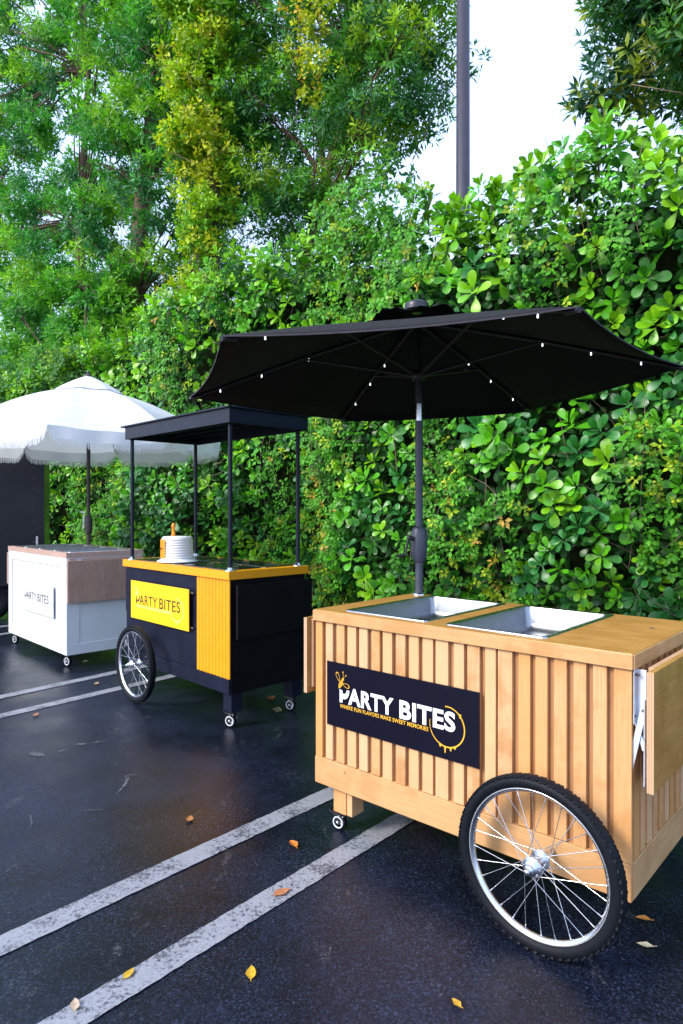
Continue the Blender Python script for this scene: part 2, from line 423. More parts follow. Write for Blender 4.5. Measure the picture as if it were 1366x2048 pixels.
def whorls(P, A, K, L, spread0, spread1, col, jit=.12, droop=0.0):
    """K leaves round each axis A at P"""
    m = len(P); x, y = perp(A)
    ph = rng.uniform(0, 2 * PI, (m, 1)) + np.arange(K)[None, :] * 2.399 + rng.normal(0, .15, (m, K))
    el = np.radians(np.linspace(spread0, spread1, K))[None, :] + rng.normal(0, jit, (m, K))
    rad = np.cos(ph)[..., None] * x[:, None] + np.sin(ph)[..., None] * y[:, None]
    D = np.cos(el)[..., None] * A[:, None] + np.sin(el)[..., None] * rad
    D[..., 2] -= droop * np.sin(el)
    N = np.sin(el)[..., None] * A[:, None] - np.cos(el)[..., None] * rad
    off = -np.linspace(0, .45, K)[None, :, None] * (L.reshape(-1, 1, 1)) * A[:, None]
    PP = P[:, None] + off + D * .08 * L.reshape(-1, 1, 1)
    LL = L[:, None] * np.linspace(.72, 1.05, K)[None, :] * rng.uniform(.82, 1.12, (m, K))
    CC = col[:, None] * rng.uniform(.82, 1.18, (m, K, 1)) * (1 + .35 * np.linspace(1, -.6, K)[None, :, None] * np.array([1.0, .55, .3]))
    return PP.reshape(-1, 3), D.reshape(-1, 3), N.reshape(-1, 3), LL.ravel(), np.clip(CC, 0, 1).reshape(-1, 3)

# ------------------------------------------------------------------ ground
YAW = -.735
HU = np.array([math.cos(YAW), math.sin(YAW), 0]); HV = np.array([-math.sin(YAW), math.cos(YAW), 0]); HZ = np.array([0, 0, 1.])
def HW(s, t, z):
    s, t, z = np.broadcast_arrays(np.asarray(s, float), np.asarray(t, float), np.asarray(z, float))
    return s[..., None] * HU + t[..., None] * HV + z[..., None] * HZ
g = B(); g.add([(-150, -150, 0), (150, -150, 0), (150, 150, 0), (-150, 150, 0)], [(0, 1, 2, 3)])
tag(g.build('asphalt_ground', M['asphalt']), kind='structure')
def line(name, a, b, w):
    a = Vector((*a, 0)); b = Vector((*b, 0)); d = (b - a).normalized(); n = Vector((-d.y, d.x, 0)); N = int((b - a).length / .025)
    vs = []; fs = []; Ln = (b - a).length
    for i in range(N + 1):
        p = a + d * (Ln * i / N); j1 = rnd.uniform(-.003, .001); j2 = rnd.uniform(-.003, .001)
        vs += [p + n * (w / 2 + j1) + Vector((0, 0, .004)), p - n * (w / 2 + j2) + Vector((0, 0, .004))]
    for i in range(N): fs.append((2 * i, 2 * i + 1, 2 * i + 3, 2 * i + 2))
    m = B(); m.add(vs, fs); return tag(m.build(name, M['paint']), kind='structure')
dl = np.array((math.cos(R(48.2)), math.sin(R(48.2)))); nl = np.array((-dl[1], dl[0]))
def LN(px, py, w, l0=-3.5, l1=3.6, ang=None):
    d = dl if ang is None else np.array((math.cos(R(ang)), math.sin(R(ang))))
    p = np.array((px, py)); line('parking_line', p + d * l0, p + d * l1, w)
LN(-.607, 2.743, .112, l1=3.0, ang=47.5)
LN(-.238, 2.465, .108, l1=3.4, ang=48.9)
LN(-2.318, 5.448, .105, l0=-5, l1=2.0, ang=51)
LN(-2.07, 4.98, .105, l0=-5, l1=2.0, ang=50.5)
LN(-4.55, 7.7, .105, l0=-5, l1=2.5, ang=50)
LN(-4.30, 7.2, .105, l0=-5, l1=2.5, ang=50)

def scuff(pts, w, z=.0022):
    vs = []; fs = []; P_ = [Vector((x, y, 0)) for x, y in pts]
    Q = [P_[i].lerp(P_[i + 1], t / 8) for i in range(len(P_) - 1) for t in range(8)] + [P_[-1]]
    for i, p in enumerate(Q):
        d = (Q[min(i + 1, len(Q) - 1)] - Q[max(i - 1, 0)]).normalized(); n = Vector((-d.y, d.x, 0)); f = i / (len(Q) - 1)
        ww = w * (.25 + .75 * math.sin(PI * min(1, f * 1.1 + .02))) * rnd.uniform(.6, 1.15)
        vs += [p + n * ww + Vector((0, 0, z)), p - n * ww + Vector((0, 0, z))]
    for i in range(len(Q) - 1): fs.append((2 * i, 2 * i + 1, 2 * i + 3, 2 * i + 2))
    b = B(); b.add(vs, fs); tag(b.build('pavement_scuff', M['scuff']), kind='structure')
for pts, w in SCUFFS: scuff(pts, w)

# ------------------------------------------------------------------ lettering
def text_mesh(body, x0, x1, z0, z1, y, bold=.02, thick=.0006):
    cu = bpy.data.curves.new('t', 'FONT'); cu.body = body; cu.offset = bold; cu.extrude = .01; cu.resolution_u = 4
    cu.space_character = 1.06
    to = bpy.data.objects.new('t', cu); COL.objects.link(to)
    bpy.context.view_layer.update()
    me = bpy.data.meshes.new_from_object(to.evaluated_get(bpy.context.evaluated_depsgraph_get()))
    bpy.data.objects.remove(to); bpy.data.curves.remove(cu)
    c = np.zeros(len(me.vertices) * 3); me.vertices.foreach_get('co', c); c = c.reshape(-1, 3)
    mn, mxx = c.min(0), c.max(0)
    q = np.empty_like(c)
    q[:, 0] = x0 + (c[:, 0] - mn[0]) / (mxx[0] - mn[0]) * (x1 - x0)
    q[:, 2] = z0 + (c[:, 1] - mn[1]) / (mxx[1] - mn[1]) * (z1 - z0)
    q[:, 1] = y - thick * (c[:, 2] > 0)
    me.vertices.foreach_set('co', q.ravel()); me.update(); return me
def join_bm(*meshes):
    bm = bmesh.new()
    for m in meshes: bm.from_mesh(m)
    me = bpy.data.meshes.new('joined'); bm.to_mesh(me); bm.free(); return me
def sign(parent, x0, z0, w, h, yf, face, ink, ink2, edge, bold=.03, standoff=.0, bee=True):
    """printed board; its front face at yf (local), facing -y"""
    bd = B().box(x0, x0 + w, yf, yf + .006, z0, z0 + h, .0008).build('sign_board', face, parent)
    X = lambda f: x0 + f * w
    Z = lambda f: z0 + f * h
    y = yf - .0005
    t1 = text_mesh('ARTY', X(.166), X(.487), Z(.397), Z(.655), y, bold)
    t2 = text_mesh('BITES', X(.526), X(.868), Z(.390), Z(.662), y, bold)
    p = B(); st = .021 if bold > .025 else .013
    p.poly([(X(.101), Z(.4)), (X(.101 + st), Z(.4)), (X(.101 + st), Z(.585)), (X(.101), Z(.60))], y - .0006, y)
    cx, cz, orx, orz = X(.134), Z(.605), .040 * w, .145 * h
    k = .50 if bold > .025 else .7
    arc = [(cx + orx * math.cos(a), cz + orz * math.sin(a)) for a in np.linspace(-PI / 2, 0.02, 10)]
    arc += [(cx + orx * k * math.cos(a), cz + orz * (k - .05) * math.sin(a)) for a in np.linspace(0.02, -PI / 2, 10)]
    arc += [(X(.101 + st * .5), cz - orz * (k - .05)), (X(.101 + st * .5), cz - orz)]
    p.poly(arc, y - .0006, y)
    obj('lettering', join_bm(t1, t2, p.mesh()), ink, bd)
    tg = text_mesh('WHERE FUN FLAVORS MAKE SWEET MEMORIES', X(.104), X(.708), Z(.315), Z(.374), y, .012)
    obj('tagline', tg, ink2, bd)
    # dripping ring
    kx = w / .771; kz = h / .283
    rg = B(); c0 = (X(.632 / .771), z0 + .126 * kz); r = .080
    N = 44; inner = []; outer = []
    for i in range(N + 1):
        a = R(96 - 286 * i / N); tk = .0022 + .0028 * math.sin(PI * min(1, i / N * 1.1)) ** .5
        if i < 3: tk = .0042
        inner.append((c0[0] + (r - tk) * math.cos(a) * kx, c0[1] + (r - tk) * math.sin(a) * kz))
        outer.append((c0[0] + r * math.cos(a) * kx, c0[1] + r * math.sin(a) * kz))
    for i in range(N):
        a = R(96 - 286 * (i + .5) / N)
        if 20 < i < 27: pass
        rg.poly([inner[i], inner[i + 1], outer[i + 1], outer[i]], y - .0006, y)
    def drip(a, l, wd):
        a = R(a); px, pz = c0[0] + r * math.cos(a) * kx, c0[1] + r * math.sin(a) * kz
        rg.poly([(px - wd * 1.9, pz + .004), (px - wd, pz - l * .35), (px - wd * .8, pz - l * .8), (px, pz - l), (px + wd * .8, pz - l * .8), (px + wd, pz - l * .35), (px + wd * 1.9, pz + .004)], y - .0007, y)
    drip(-96, .024, .0028); drip(-78, .012, .0034); drip(-112, .009, .004); drip(-64, .007, .004); drip(44, .012, .0036);
    obj('honey_ring', rg.mesh(), ink2, bd)
    if bee:
        be = B(); bx, bz = X(.111), Z(.690)
        an = R(60)
        def loc(u, v2): return (bx + (u * math.cos(an) - v2 * math.sin(an)) * kx, bz + (u * math.sin(an) + v2 * math.cos(an)) * kz)
        for i in range(5):      # striped body
            a0, a1 = -.018 + i * .0072, -.018 + i * .0072 + .0048
            wv = [.007, .0095, .010, .009, .0065][i]
            be.poly([loc(a0, -wv), loc(a1, -wv), loc(a1, wv), loc(a0, wv)], y - .0012, y - .0007)
        be.poly([loc(-.028, 0), loc(-.019, -.004), loc(-.019, .004)], y - .0012, y - .0007)
        be.poly([(bx + (.024 * math.cos(an) + .006 * math.cos(t)) * kx, bz + (.024 * math.sin(an) + .006 * math.sin(t)) * kz) for t in np.linspace(0, 2 * PI, 12, endpoint=False)], y - .0012, y - .0007)
        def loop(cx, cy, rx, ry, rot, tk=.0016):
            pts = []
            for t in np.linspace(0, 2 * PI, 22):
                pts.append((cx, cy, rx * math.cos(t), ry * math.sin(t) * (1 + .35 * math.cos(t))))
            for i in range(21):
                q = []
                for (j, sc) in ((i, 1), (i + 1, 1), (i + 1, 1 - tk / ry * 1.), (i, 1 - tk / ry * 1.)):
                    _, _, u, v2 = pts[j]; u *= sc; v2 *= sc
                    q.append((cx + (u * math.cos(rot) - v2 * math.sin(rot)) * kx, cy + (u * math.sin(rot) + v2 * math.cos(rot)) * kz))
                be.poly(q, y - .0012, y - .0007)
        loop(bx - .017 * kx, bz + .028 * kz, .021, .009, R(112)); loop(bx + .030 * kx, bz - .004 * kz, .020, .009, R(-14))
        for e in ((.012, .052), (.030, .040)):
            be.poly([(bx + (.014) * kx, bz + .026 * kz), (bx + .0155 * kx, bz + .026 * kz), (bx + (e[0] + .0015) * kx, bz + e[1] * kz), (bx + e[0] * kx, bz + e[1] * kz)], y - .0012, y - .0007)
            be.poly([(bx + (e[0] + .003 * math.cos(t)) * kx, bz + (e[1] + .003 * math.sin(t)) * kz) for t in np.linspace(0, 2 * PI, 8, endpoint=False)], y - .0012, y - .0007)
        obj('bee_emblem', be.mesh(), ink2, bd)
    return bd

# ------------------------------------------------------------------ wheels and casters
def make_wheel(parent, loc, spokes=28, phase=0.):
    """axis along y, outer face towards -y"""
    ty = B(); prof = []
    for k in range(16):
        a = 2 * PI * k / 16; prof.append((.2635 + .0235 * math.cos(a), .0255 * math.sin(a)))
    ty.lathe(prof, 72, 'y', close=True)
    n = 60
    for k in range(n):
        for s_ in (-1, 1):
            a = 2 * PI * (k + (.25 if s_ > 0 else -.25)) / n
            mt = Matrix.Rotation(-a, 4, 'Y') @ Matrix.Translation((.2828, s_ * .0125, 0)) @ Matrix.Rotation(R(28 * s_), 4, 'X')
            ty.box(-.0045, .0006, -.009, .009, -.0075, .0075, 0, mt)
            mt = Matrix.Rotation(-a - .05, 4, 'Y') @ Matrix.Translation((.2775, s_ * .0205, 0)) @ Matrix.Rotation(R(-48 * s_), 4, 'Z')
            ty.box(-.002, .0008, -.005, .005, -.005, .005, 0, mt)
    tyre = ty.build('tyre', M['rubber'], parent, loc)
    rm = B(); rm.lathe([(.243, -.016), (.246, -.013), (.240, -.010), (.236, -.006), (.2325, -.003), (.2325, .003), (.236, .006), (.240, .010), (.246, .013), (.243, .016), (.2385, .0135), (.2325, .008), (.2295, .004), (.2295, -.004), (.2325, -.008), (.2385, -.0135)], 72, 'y', close=True)
    rm.build('rim', M['chrome'], parent, loc)
    hb = B()
    hb.lathe([(0, -.075), (.008, -.075), (.009, -.070), (.009, -.060), (.015, -.060), (.016, -.050), (.0165, -.047), (.022, -.047), (.024, -.038), (.032, -.034), (.034, -.031), (.034, -.028), (.017, -.026), (.015, 0), (.017, .026), (.034, .028), (.034, .031), (.016, .036), (.010, .040), (.010, .11), (0, .11)], 28, 'y')
    for k in range(6):
        a = 2 * PI * k / 6
        hb.lathe([(0, -.0365), (.003, -.0365), (.003, -.03)], 8, 'y', (.027 * math.cos(a), 0, .027 * math.sin(a)))
    hb.build('hub', M['zinc'], parent, loc)
    for k in range(spokes):
        sd_ = -1 if k % 2 == 0 else 1
        a = 2 * PI * k / spokes + phase; da = R(62) * (1 if (k // 2) % 2 else -1)
        p1 = Vector((.231 * math.cos(a), sd_ * .003, .231 * math.sin(a)))
        p0 = Vector((.029 * math.cos(a + da), sd_ * .030, .029 * math.sin(a + da)))
        d = p1 - p0
        sp = B().tube([p0, p0 + d * .93], .00135, 6).tube([p0 + d * .93, p1], .0026, 6)
        sp.build('spoke', M['chrome'], parent, loc)
def make_caster(parent, x, y, htop, r, rot=0.):
    ca = B()
    ca.box(-.03, .03, -.026, .026, htop - .004, htop - .0005, .001)
    ca.lathe([(.0, htop - .004), (.021, htop - .004), (.021, htop - .016), (.015, htop - .018), (0, htop - .018)], 20, 'z', (0.0, 0, 0))
    off = -.018
    for s_ in (-1, 1):
        pts = [(-.022, htop - .016), (.020, htop - .016), (off + .014, r + .012), (off + .010, r - .006), (off - .010, r - .006), (off - .018, r + .014)]
        ca.poly(pts, s_ * .0155 - .0015, s_ * .0155 + .0015)
    ca.box(-.024, .020, -.0145, .0145, htop - .022, htop - .0165, .001)
    c = ca.build('caster', M['plastic'], parent, (x, y, 0), (0, 0, rot))
    wh = B(); wh.lathe([(r * .62, -.011), (r * .93, -.0115), (r, -.008), (r, .008), (r * .93, .0115), (r * .62, .011)], 32, 'y', (off, 0, r))
    wh.build('caster_wheel', M['rubber'], c)
    wc = B(); wc.lathe([(r * .60, -.0175), (r * .74, -.0175), (r * .77, -.0120), (r * .60, -.0115)], 32, 'y', (off, 0, r), close=True)
    wc.lathe([(r * .76, .0117), (r * .8, .014), (r * .3, .0145), (0, .0145)], 28, 'y', (off, 0, r))
    wc.build('caster_ring', M['white_plastic'], c)
    B().lathe([(0, -.0235), (r * .17, -.0235), (r * .2, -.021), (r * .2, -.017)], 12, 'y', (off, 0, r)).build('axle_bolt', M['zinc'], c)
    for dx in (-.012, .010):
        B().lathe([(0, -.0200), (.0028, -.0195), (.003, -.0170)], 8, 'y', (dx, 0, htop - .024)).build('caster_rivet', M['zinc'], c)
    lv = B(); lv.poly([(-.020, htop - .012), (-.040, htop - .016), (-.056, htop - .012), (-.066, htop - .004), (-.069, htop - .008), (-.058, htop - .019), (-.040, htop - .025), (-.020, htop - .024)], -.013, .013)
    lv.build('brake_lever', M['plastic'], c)
    return c
def pan(parent, x0, x1, y0, y1, z, depth=.15, rim=.022, mat=None, name='sink'):
    rm = B()
    o = rrect(x0, x1, y0, y1, .018); i_ = rrect(x0 + rim, x1 - rim, y0 + rim, y1 - rim, .02)
    L3 = lambda pts, zz: [(p[0], p[1], zz) for p in pts]
    rings(rm, [L3(o, z), L3(rrect(x0 + .001, x1 - .001, y0 + .001, y1 - .001, .018), z + .0045), L3(rrect(x0 + .004, x1 - .004, y0 + .004, y1 - .004, .018), z + .006), L3(rrect(x0 + .008, x1 - .008, y0 + .008, y1 - .008, .017), z + .0035), L3(i_, z + .0025)], True, False)
    r_ = rm.build(name, M['steel_rim'], parent)
    bs = B(); a = lambda k, zz: L3(rrect(x0 + rim + k, x1 - rim - k, y0 + rim + k, y1 - rim - k, .03 if k else .02, 5), zz)
    rings(bs, [a(0, z + .0025), a(.002, z - .004), a(.006, z - depth + .03), a(.012, z - depth + .01), a(.028, z - depth)], True, True)
    bs.build('basin', mat or M['steel'], r_)
    return r_

# ================================================================== WOODEN CART
c1 = empty('serving_cart', (-.1261, 2.989, 0), -.7318, 'slatted birch wood cart with two steel sinks, navy sign and large spoked wheel', 'cart', 'party serving carts')
L1, W1, T1 = 1.3977, .7746, .9962
xs = [0, .155, .565, .683, 1.073, L1]; ys = [0, .068, .722, W1]
tp = slab(xs, ys, {(1, 1), (3, 1)}, T1 - .047, T1)
tpo = tp.build('countertop', M['wtop'], c1)
bv = tpo.modifiers.new('bevel', 'BEVEL'); bv.width = .0025; bv.segments = 2; bv.limit_method = 'ANGLE'
B().box(-.0015, L1 + .0015, -.006, 0.0, T1 - .049, T1 - .003, .001).build('front_edge_band', M['rail'], c1)
B().box(L1, L1 + .006, 0.001, W1, T1 - .049, T1 - .003, .001).build('end_edge_band', M['rail_y'], c1)
pan(c1, .140, .580, .052, .737, T1, .10)
pan(c1, .668, 1.088, .052, .737, T1, .10)
kn = B().lathe([(0, T1 + .0015), (.008, T1 + .0013), (.011, T1 + .0003)], 14, 'z', (1.30, .52, 0)); kn.build('plug', M['bark'], c1)
# body carcass (dark stained backing)
for (a, b, c, d) in ((.024, L1 - .024, .024, .036), (.024, L1 - .024, W1 - .036, W1 - .024), (.024, .036, .0362, W1 - .0362), (L1 - .036, L1 - .024, .0362, W1 - .0362)):
    B().box(a, b, c, d, .25, T1 - .048).build('backing_panel', M['slat_back'], c1)
box('bottom_rail', M['rail'], c1, .004, L1 - .004, .003, .026, .209, .328, .002)
box('bottom_rail', M['rail'], c1, .004, L1 - .004, W1 - .026, W1 - .003, .209, .328, .002)
box('bottom_rail', M['rail_y'], c1, L1 - .0262, L1 - .003, .0262, W1 - .0262, .2095, .3275, .002)
box('bottom_rail', M['rail_y'], c1, .003, .0262, .0262, W1 - .0262, .2095, .3275, .002)
B().box(.027, L1 - .027, .027, W1 - .027, .225, .249).build('floor_panel', M['slat_back'], c1)
zs0, zs1 = .3282, T1 - .0485
fr = [(.004, .046), (.067, .109), (.133, .179), (.196, .246), (.264, .311), (.332, .377), (.393, .442), (.462, .509), (.529, .575), (.594, .643), (.655, .713), (.738, .783), (.797, .850), (.872, .916), (.925, .982), (1.005, 1.050), (1.070, 1.114), (1.137, 1.182), (1.205, 1.248), (1.270, 1.315), (1.337, L1 - .005)]
for k, (a, b) in enumerate(fr):
    dz = rnd.uniform(0, .003)
    box('slat', M['slat'], c1, a, b, .007 + rnd.uniform(0, .002), .0238, zs0 + rnd.uniform(0, .003), zs1, .0015)
y = .0242
while y < W1 - .05:
    w = rnd.uniform(.040, .048)
    box('slat', M['slat'], c1, L1 - .0238, L1 - .007 - rnd.uniform(0, .002), y + .02, min(y + .02 + w, W1 - .026), zs0 + rnd.uniform(0, .003), zs1, .0015)
    box('slat', M['slat'], c1, .007 + rnd.uniform(0, .002), .0238, y + .02, min(y + .02 + w, W1 - .026), zs0, zs1, .0015)
    y += .066
sign(c1, .083, .491, .771, .283, -.0015, M['navy'], M['ink_white'], M['ink_gold'], None, .034)
# legs and casters at the left end, wheels at the right
for v0 in (.035, W1 - .125):
    lg = B().box(.09, .165, v0, v0 + .09, .0905, .2245, .002); l_ = lg.build('leg', M['slat'], c1)
    B().box(.166, .196, v0 + .005, v0 + .085, .0905, .2245, .002).build('leg_block', M['slat'], c1)
    make_caster(c1, .118, v0 + .045 - .012, .0905, .036, R(8))
for v0 in (-.1152, W1 + .1152):
    w_ = obj('wheel', B().lathe([(.012, .045), (.012, .112)] if v0 < 0 else [(.012, .045), (.012, .112)], 12, 'y').mesh(), M['zinc'], c1, (1.1325, v0, .2885), (0, 0, 0 if v0 < 0 else PI))
    make_wheel(w_, (0, 0, 0), 28, .07)
# folding shelves
def shelf(parent, side, v0, v1, z0, z1, u, th, face, edge, label=None):
    s_ = B().box(u + th * .2, u + th, v0, v1, z0, z1, .001).build('folding_shelf', face, parent)
    return s_
s_ = B().box(L1 + .058, L1 + .076, -.045, .62, .590, .958, .001).build('folding_shelf', M['flap'], c1)
for k, (a, b) in enumerate(((L1 + .0565, L1 + .0622), (L1 + .0630, L1 + .0690), (L1 + .0698, L1 + .0765))):
    B().box(a, b, -.0465, -.0448, .5905, .9575, .0).build('ply_layer', M['ply'], s_)
B().box(L1 + .038, L1 + .057, .03, .58, .70, .955, .001).build('shelf_batten', M['ply'], s_)
B().box(-.062, -.044, .0, .62, .605, .952, .001).build('folding_shelf', M['flap'], c1)
sp_ = [o for o in c1.children if o.name.startswith('folding_shelf')][-1]
B().box(-.0625, -.0435, -.0018, -.0002, .6055, .9515, 0).build('ply_layer', M['ply'], sp_)
B().box(-.043, -.028, .025, .56, .63, .945, .001).build('shelf_batten', M['ply'], sp_)
# steel folding bracket at the near corner
br = B()
br.box(L1 + .001, L1 + .0035, .004, .030, .775, .945, .0008)
br.box(L1 + .001, L1 + .032, .030, .0325, .775, .945, .0008)
b_ = br.build('folding_bracket', M['bracket'], c1)
br = B()
mt = Matrix.Translation((L1 + .022, .020, .80)) @ Matrix.Rotation(R(12), 4, 'Y')
br.box(-.010, .010, -.002, .002, -.185, .03, .0015, mt)
mt = Matrix.Translation((L1 + .014, .025, .74)) @ Matrix.Rotation(R(-16), 4, 'Y')
br.box(-.006, .006, -.0015, .0015, -.05, .06, .001, mt)
br.box(L1 + .034, L1 + .0375, -.004, .026, .590, .86, .0012)
br.box(L1 + .0335, L1 + .052, .026, .0285, .590, .86, .0012)
br.build('bracket_arm', M['bracket'], b_)
sc = B()
for (x, yy, z) in ((L1 + .004, .012, .93), (L1 + .004, .012, .80), (L1 + .004, .024, .93)):
    sc.lathe([(0, x + .003), (.003, x + .0025), (.004, x)], 10, 'x', (0, yy, z))
for (x, z) in ((L1 + .026, .82), (L1 + .0445, .61), (L1 + .0445, .73), (L1 + .0135, .93)):
    sc.lathe([(0, .0135), (.004, .014), (.0045, .0175), (.0045, .0178)], 10, 'y', (x, 0, z))
sc.build('screw_head', M['screw'], b_)

# ================================================================== BLACK AND YELLOW CART
c2 = empty('serving_cart', (-1.7883, 5.3533, 0), -.8018, 'black and amber cart under a flat black roof on four posts', 'cart', 'party serving carts')
L2, W2, T2 = 1.5193, .6871, 1.045
xs = [0, .12, .42, .50, .80, .86, 1.16, 1.20, 1.43, L2]; ys = [0, .055, .32, .37, .63, W2]
hs = {(1, 1), (1, 3), (3, 3), (5, 1), (5, 3), (7, 1), (7, 3), (3, 1)}
t2 = slab(xs, ys, hs, T2 - .055, T2).build('countertop', M['cartyellow'], c2)
bv = t2.modifiers.new('bevel', 'BEVEL'); bv.width = .002; bv.segments = 2; bv.limit_method = 'ANGLE'
for (i, j) in sorted(hs):
    x0, x1, y0, y1 = xs[i] - .012, xs[i + 1] + .012, ys[j] - .012, ys[j + 1] + .012
    lid = B(); o = rrect(x0, x1, y0, y1, .03, 6); L3 = lambda p, z: [(a, b, z) for a, b in p]
    rings(lid, [L3(o, T2 + .0005), L3(o, T2 + .004), L3(rrect(x0 + .003, x1 - .003, y0 + .003, y1 - .003, .028, 6), T2 + .0055), L3(rrect(x0 + .02, x1 - .02, y0 + .02, y1 - .02, .022, 6), T2 + .004)], True, True)
    lo_ = lid.build('pan_lid', M['darklid'], c2)
    hn = B().tube([((x0 + x1) / 2 - .04, (y0 + y1) / 2, T2 + .004), ((x0 + x1) / 2 - .04, (y0 + y1) / 2, T2 + .012), ((x0 + x1) / 2 + .04, (y0 + y1) / 2, T2 + .012), ((x0 + x1) / 2 + .04, (y0 + y1) / 2, T2 + .004)], .003, 6)
    hn.build('lid_handle', M['plastic'], lo_)
z0, z1 = .336, T2 - .056
B().box(.03, L2 - .022, .026, W2 - .022, .25, z1).build('end_panel', M['cartblack_end'], c2)
B().box(.028, 1.094, .020, .0255, z0, z1, .001).build('front_panel', M['cartblack'], c2)
box('base_rail', M['cartblack'], c2, .018, L2 - .016, .008, .0255, .238, .3355, .002)
box('base_rail', M['cartblack_end'], c2, L2 - .0215, L2 - .009, .0257, W2 - .01, .2385, .335, .002)
box('base_rail', M['cartblack'], c2, .018, .0295, .0257, W2 - .01, .2385, .335, .002)
n = 10; x0, x1 = 1.097, L2 - .021; w = (x1 - x0) / n
for k in range(n):
    f = B(); xa, xb = x0 + k * w + .0012, x0 + (k + 1) * w - .0012; seg = 6; vs = []; fs = []
    for j in range(seg + 1):
        t = j / seg; xx = xa + (xb - xa) * t; yy = .0195 - .0075 * math.sin(PI * t) ** .8
        vs += [(xx, yy, z0 + rnd.uniform(0, .003)), (xx, yy, z1)]
    for j in range(seg): fs.append((2 * j, 2 * j + 2, 2 * j + 3, 2 * j + 1))
    f.add(vs, fs, True); f.add([(xa, .0256, z0), (xb, .0256, z0), (xb, .0256, z1), (xa, .0256, z1), (xa, .0195, z0), (xa, .0195, z1), (xb, .0195, z0), (xb, .0195, z1)], [(0, 1, 2, 3), (0, 4, 5, 3), (1, 6, 7, 2)])
    f.build('flute', M['cartyellow'], c2)
sb = sign(c2, .174, .594, .870, .2955, -.014, M['signyellow'], M['ink_brown'], M['ink_cream'], None, .004)
so = B()
for (x, z) in ((.205, .62), (.205, .865), (1.014, .62), (1.014, .865)):
    so.lathe([(0, -.008), (.009, -.008), (.009, .020), (0, .020)], 14, 'y', (x, 0, z))
so.build('standoff', M['steel_rim'], sb)
so = B()
for z in (.62, .865): so.lathe([(0, -.001), (.008, 0.), (.008, .0255)], 12, 'x', (1.0435, .004, z))
so.build('standoff_screw', M['chrome'], sb)
for (x0, y0) in ((L2 - .12, .035), (L2 - .12, W2 - .135)):
    box('leg', M['cartblack'], c2, x0, x0 + .095, y0, y0 + .09, .112, .2505, .003)
    make_caster(c2, x0 + .055, y0 + .04, .112, .043, R(22 if y0 < .2 else 14))
for v0 in (-.1246, W2 + .1246):
    w_ = obj('wheel', B().lathe([(.012, .045), (.012, .125)], 12, 'y').mesh(), M['zinc'], c2, (.465, v0, .2885), (0, 0, 0 if v0 < 0 else PI))
    make_wheel(w_, (0, 0, 0), 20, .2)
B().box(L2 + .012, L2 + .034, .045, .69, .60, .955, .002).build('folding_shelf', M['cartblack_end'], c2)
B().box(-.028, -.006, .04, .66, .62, .965, .002).build('folding_shelf', M['cartblack'], c2)
# roof and posts
RZ = 2.035
for (u, v) in ((.066, .052), (L2 - .052, .046), (L2 - .055, W2 - .055), (.075, W2 - .05)):
    B().tube([(u, v, T2 + .004), (u, v, RZ)], .0148, 16).build('roof_post', M['roofblack'], c2)
    fl = B().lathe([(.0152, T2 + .022), (.020, T2 + .022), (.021, T2 + .008), (.036, T2 + .006), (.038, T2 + .0005)], 22, 'z', (u, v, 0))
    for k in range(3):
        a = k * 2.09 + .5; fl.lathe([(0, T2 + .0095), (.003, T2 + .009), (.004, T2 + .006)], 8, 'z', (u + .029 * math.cos(a), v + .029 * math.sin(a), 0))
    fl.build('post_flange', M['chrome'], c2)
rf = B()
rf.box(.035, L2 - .002, .005, .022, RZ - .015, RZ + .082, .0015); rf.box(.035, L2 - .002, W2 - .02, W2 - .003, RZ - .015, RZ + .082, .0015)
rf.box(.035, .052, .0222, W2 - .0202, RZ - .0148, RZ + .0818, .0015); rf.box(L2 - .019, L2 - .002, .0222, W2 - .0202, RZ - .0148, RZ + .0818, .0015)
r_ = rf.build('roof_frame', M['roofblack'], c2)
B().box(-.01, L2 + .012, -.012, W2 + .016, RZ + .0822, RZ + .094, .002).build('roof_board', M['roofblack'], r_)
ru = B()
for k in range(4): ru.box(.053, L2 - .02, .10 + k * .15, .12 + k * .15, RZ + .03, RZ + .0818)
ru.build('roof_batten', M['roofblack'], r_)

# ================================================================== WHITE CART
c3 = empty('serving_cart', (-3.6247, 7.1218, 0), -.806, 'white panelled cart with pinkish oak top and drop-down oak shelves', 'cart', 'party serving carts')
L3_, W3, T3 = 1.6268, .7491, 1.0556
xs = [0, .07, .40, .47, .80, .87, 1.20, 1.27, 1.56, L3_]; ys = [0, .06, .66, W3]
hs = {(1, 1), (3, 1), (5, 1), (7, 1)}
t3 = slab(xs, ys, hs, T3 - .046, T3).build('countertop', M['laminate_x'], c3)
for (i, j) in sorted(hs):
    pan(c3, xs[i] - .014, xs[i + 1] + .014, ys[1] - .014, ys[2] + .014, T3, .035, .03, name='pan')
B().box(.012, L3_ - .012, .012, W3 - .012, .130, T3 - .047).build('cabinet_body', M['cartwhite'], c3)
zt = T3 - .047
box('frame_rail', M['cartwhite'], c3, .004, L3_ - .004, .003, .0118, .120, .225, .001)
box('frame_rail', M['cartwhite'], c3, .004, L3_ - .004, .003, .0118, zt - .085, zt, .001)
box('frame_stile', M['cartwhite'], c3, .004, .125, .0032, .0118, .2255, zt - .0855, .001)
box('frame_stile', M['cartwhite'], c3, L3_ - .125, L3_ - .004, .0032, .0118, .2255, zt - .0855, .001)
box('frame_rail', M['cartwhite'], c3, L3_ - .0118, L3_ - .003, .012, W3 - .004, .1205, .215, .001)
box('frame_rail', M['cartwhite'], c3, L3_ - .0118, L3_ - .003, .012, W3 - .004, zt - .05, zt, .001)
box('frame_stile', M['cartwhite'], c3, L3_ - .0118, L3_ - .0035, .0122, .12, .2155, zt - .0505, .001)
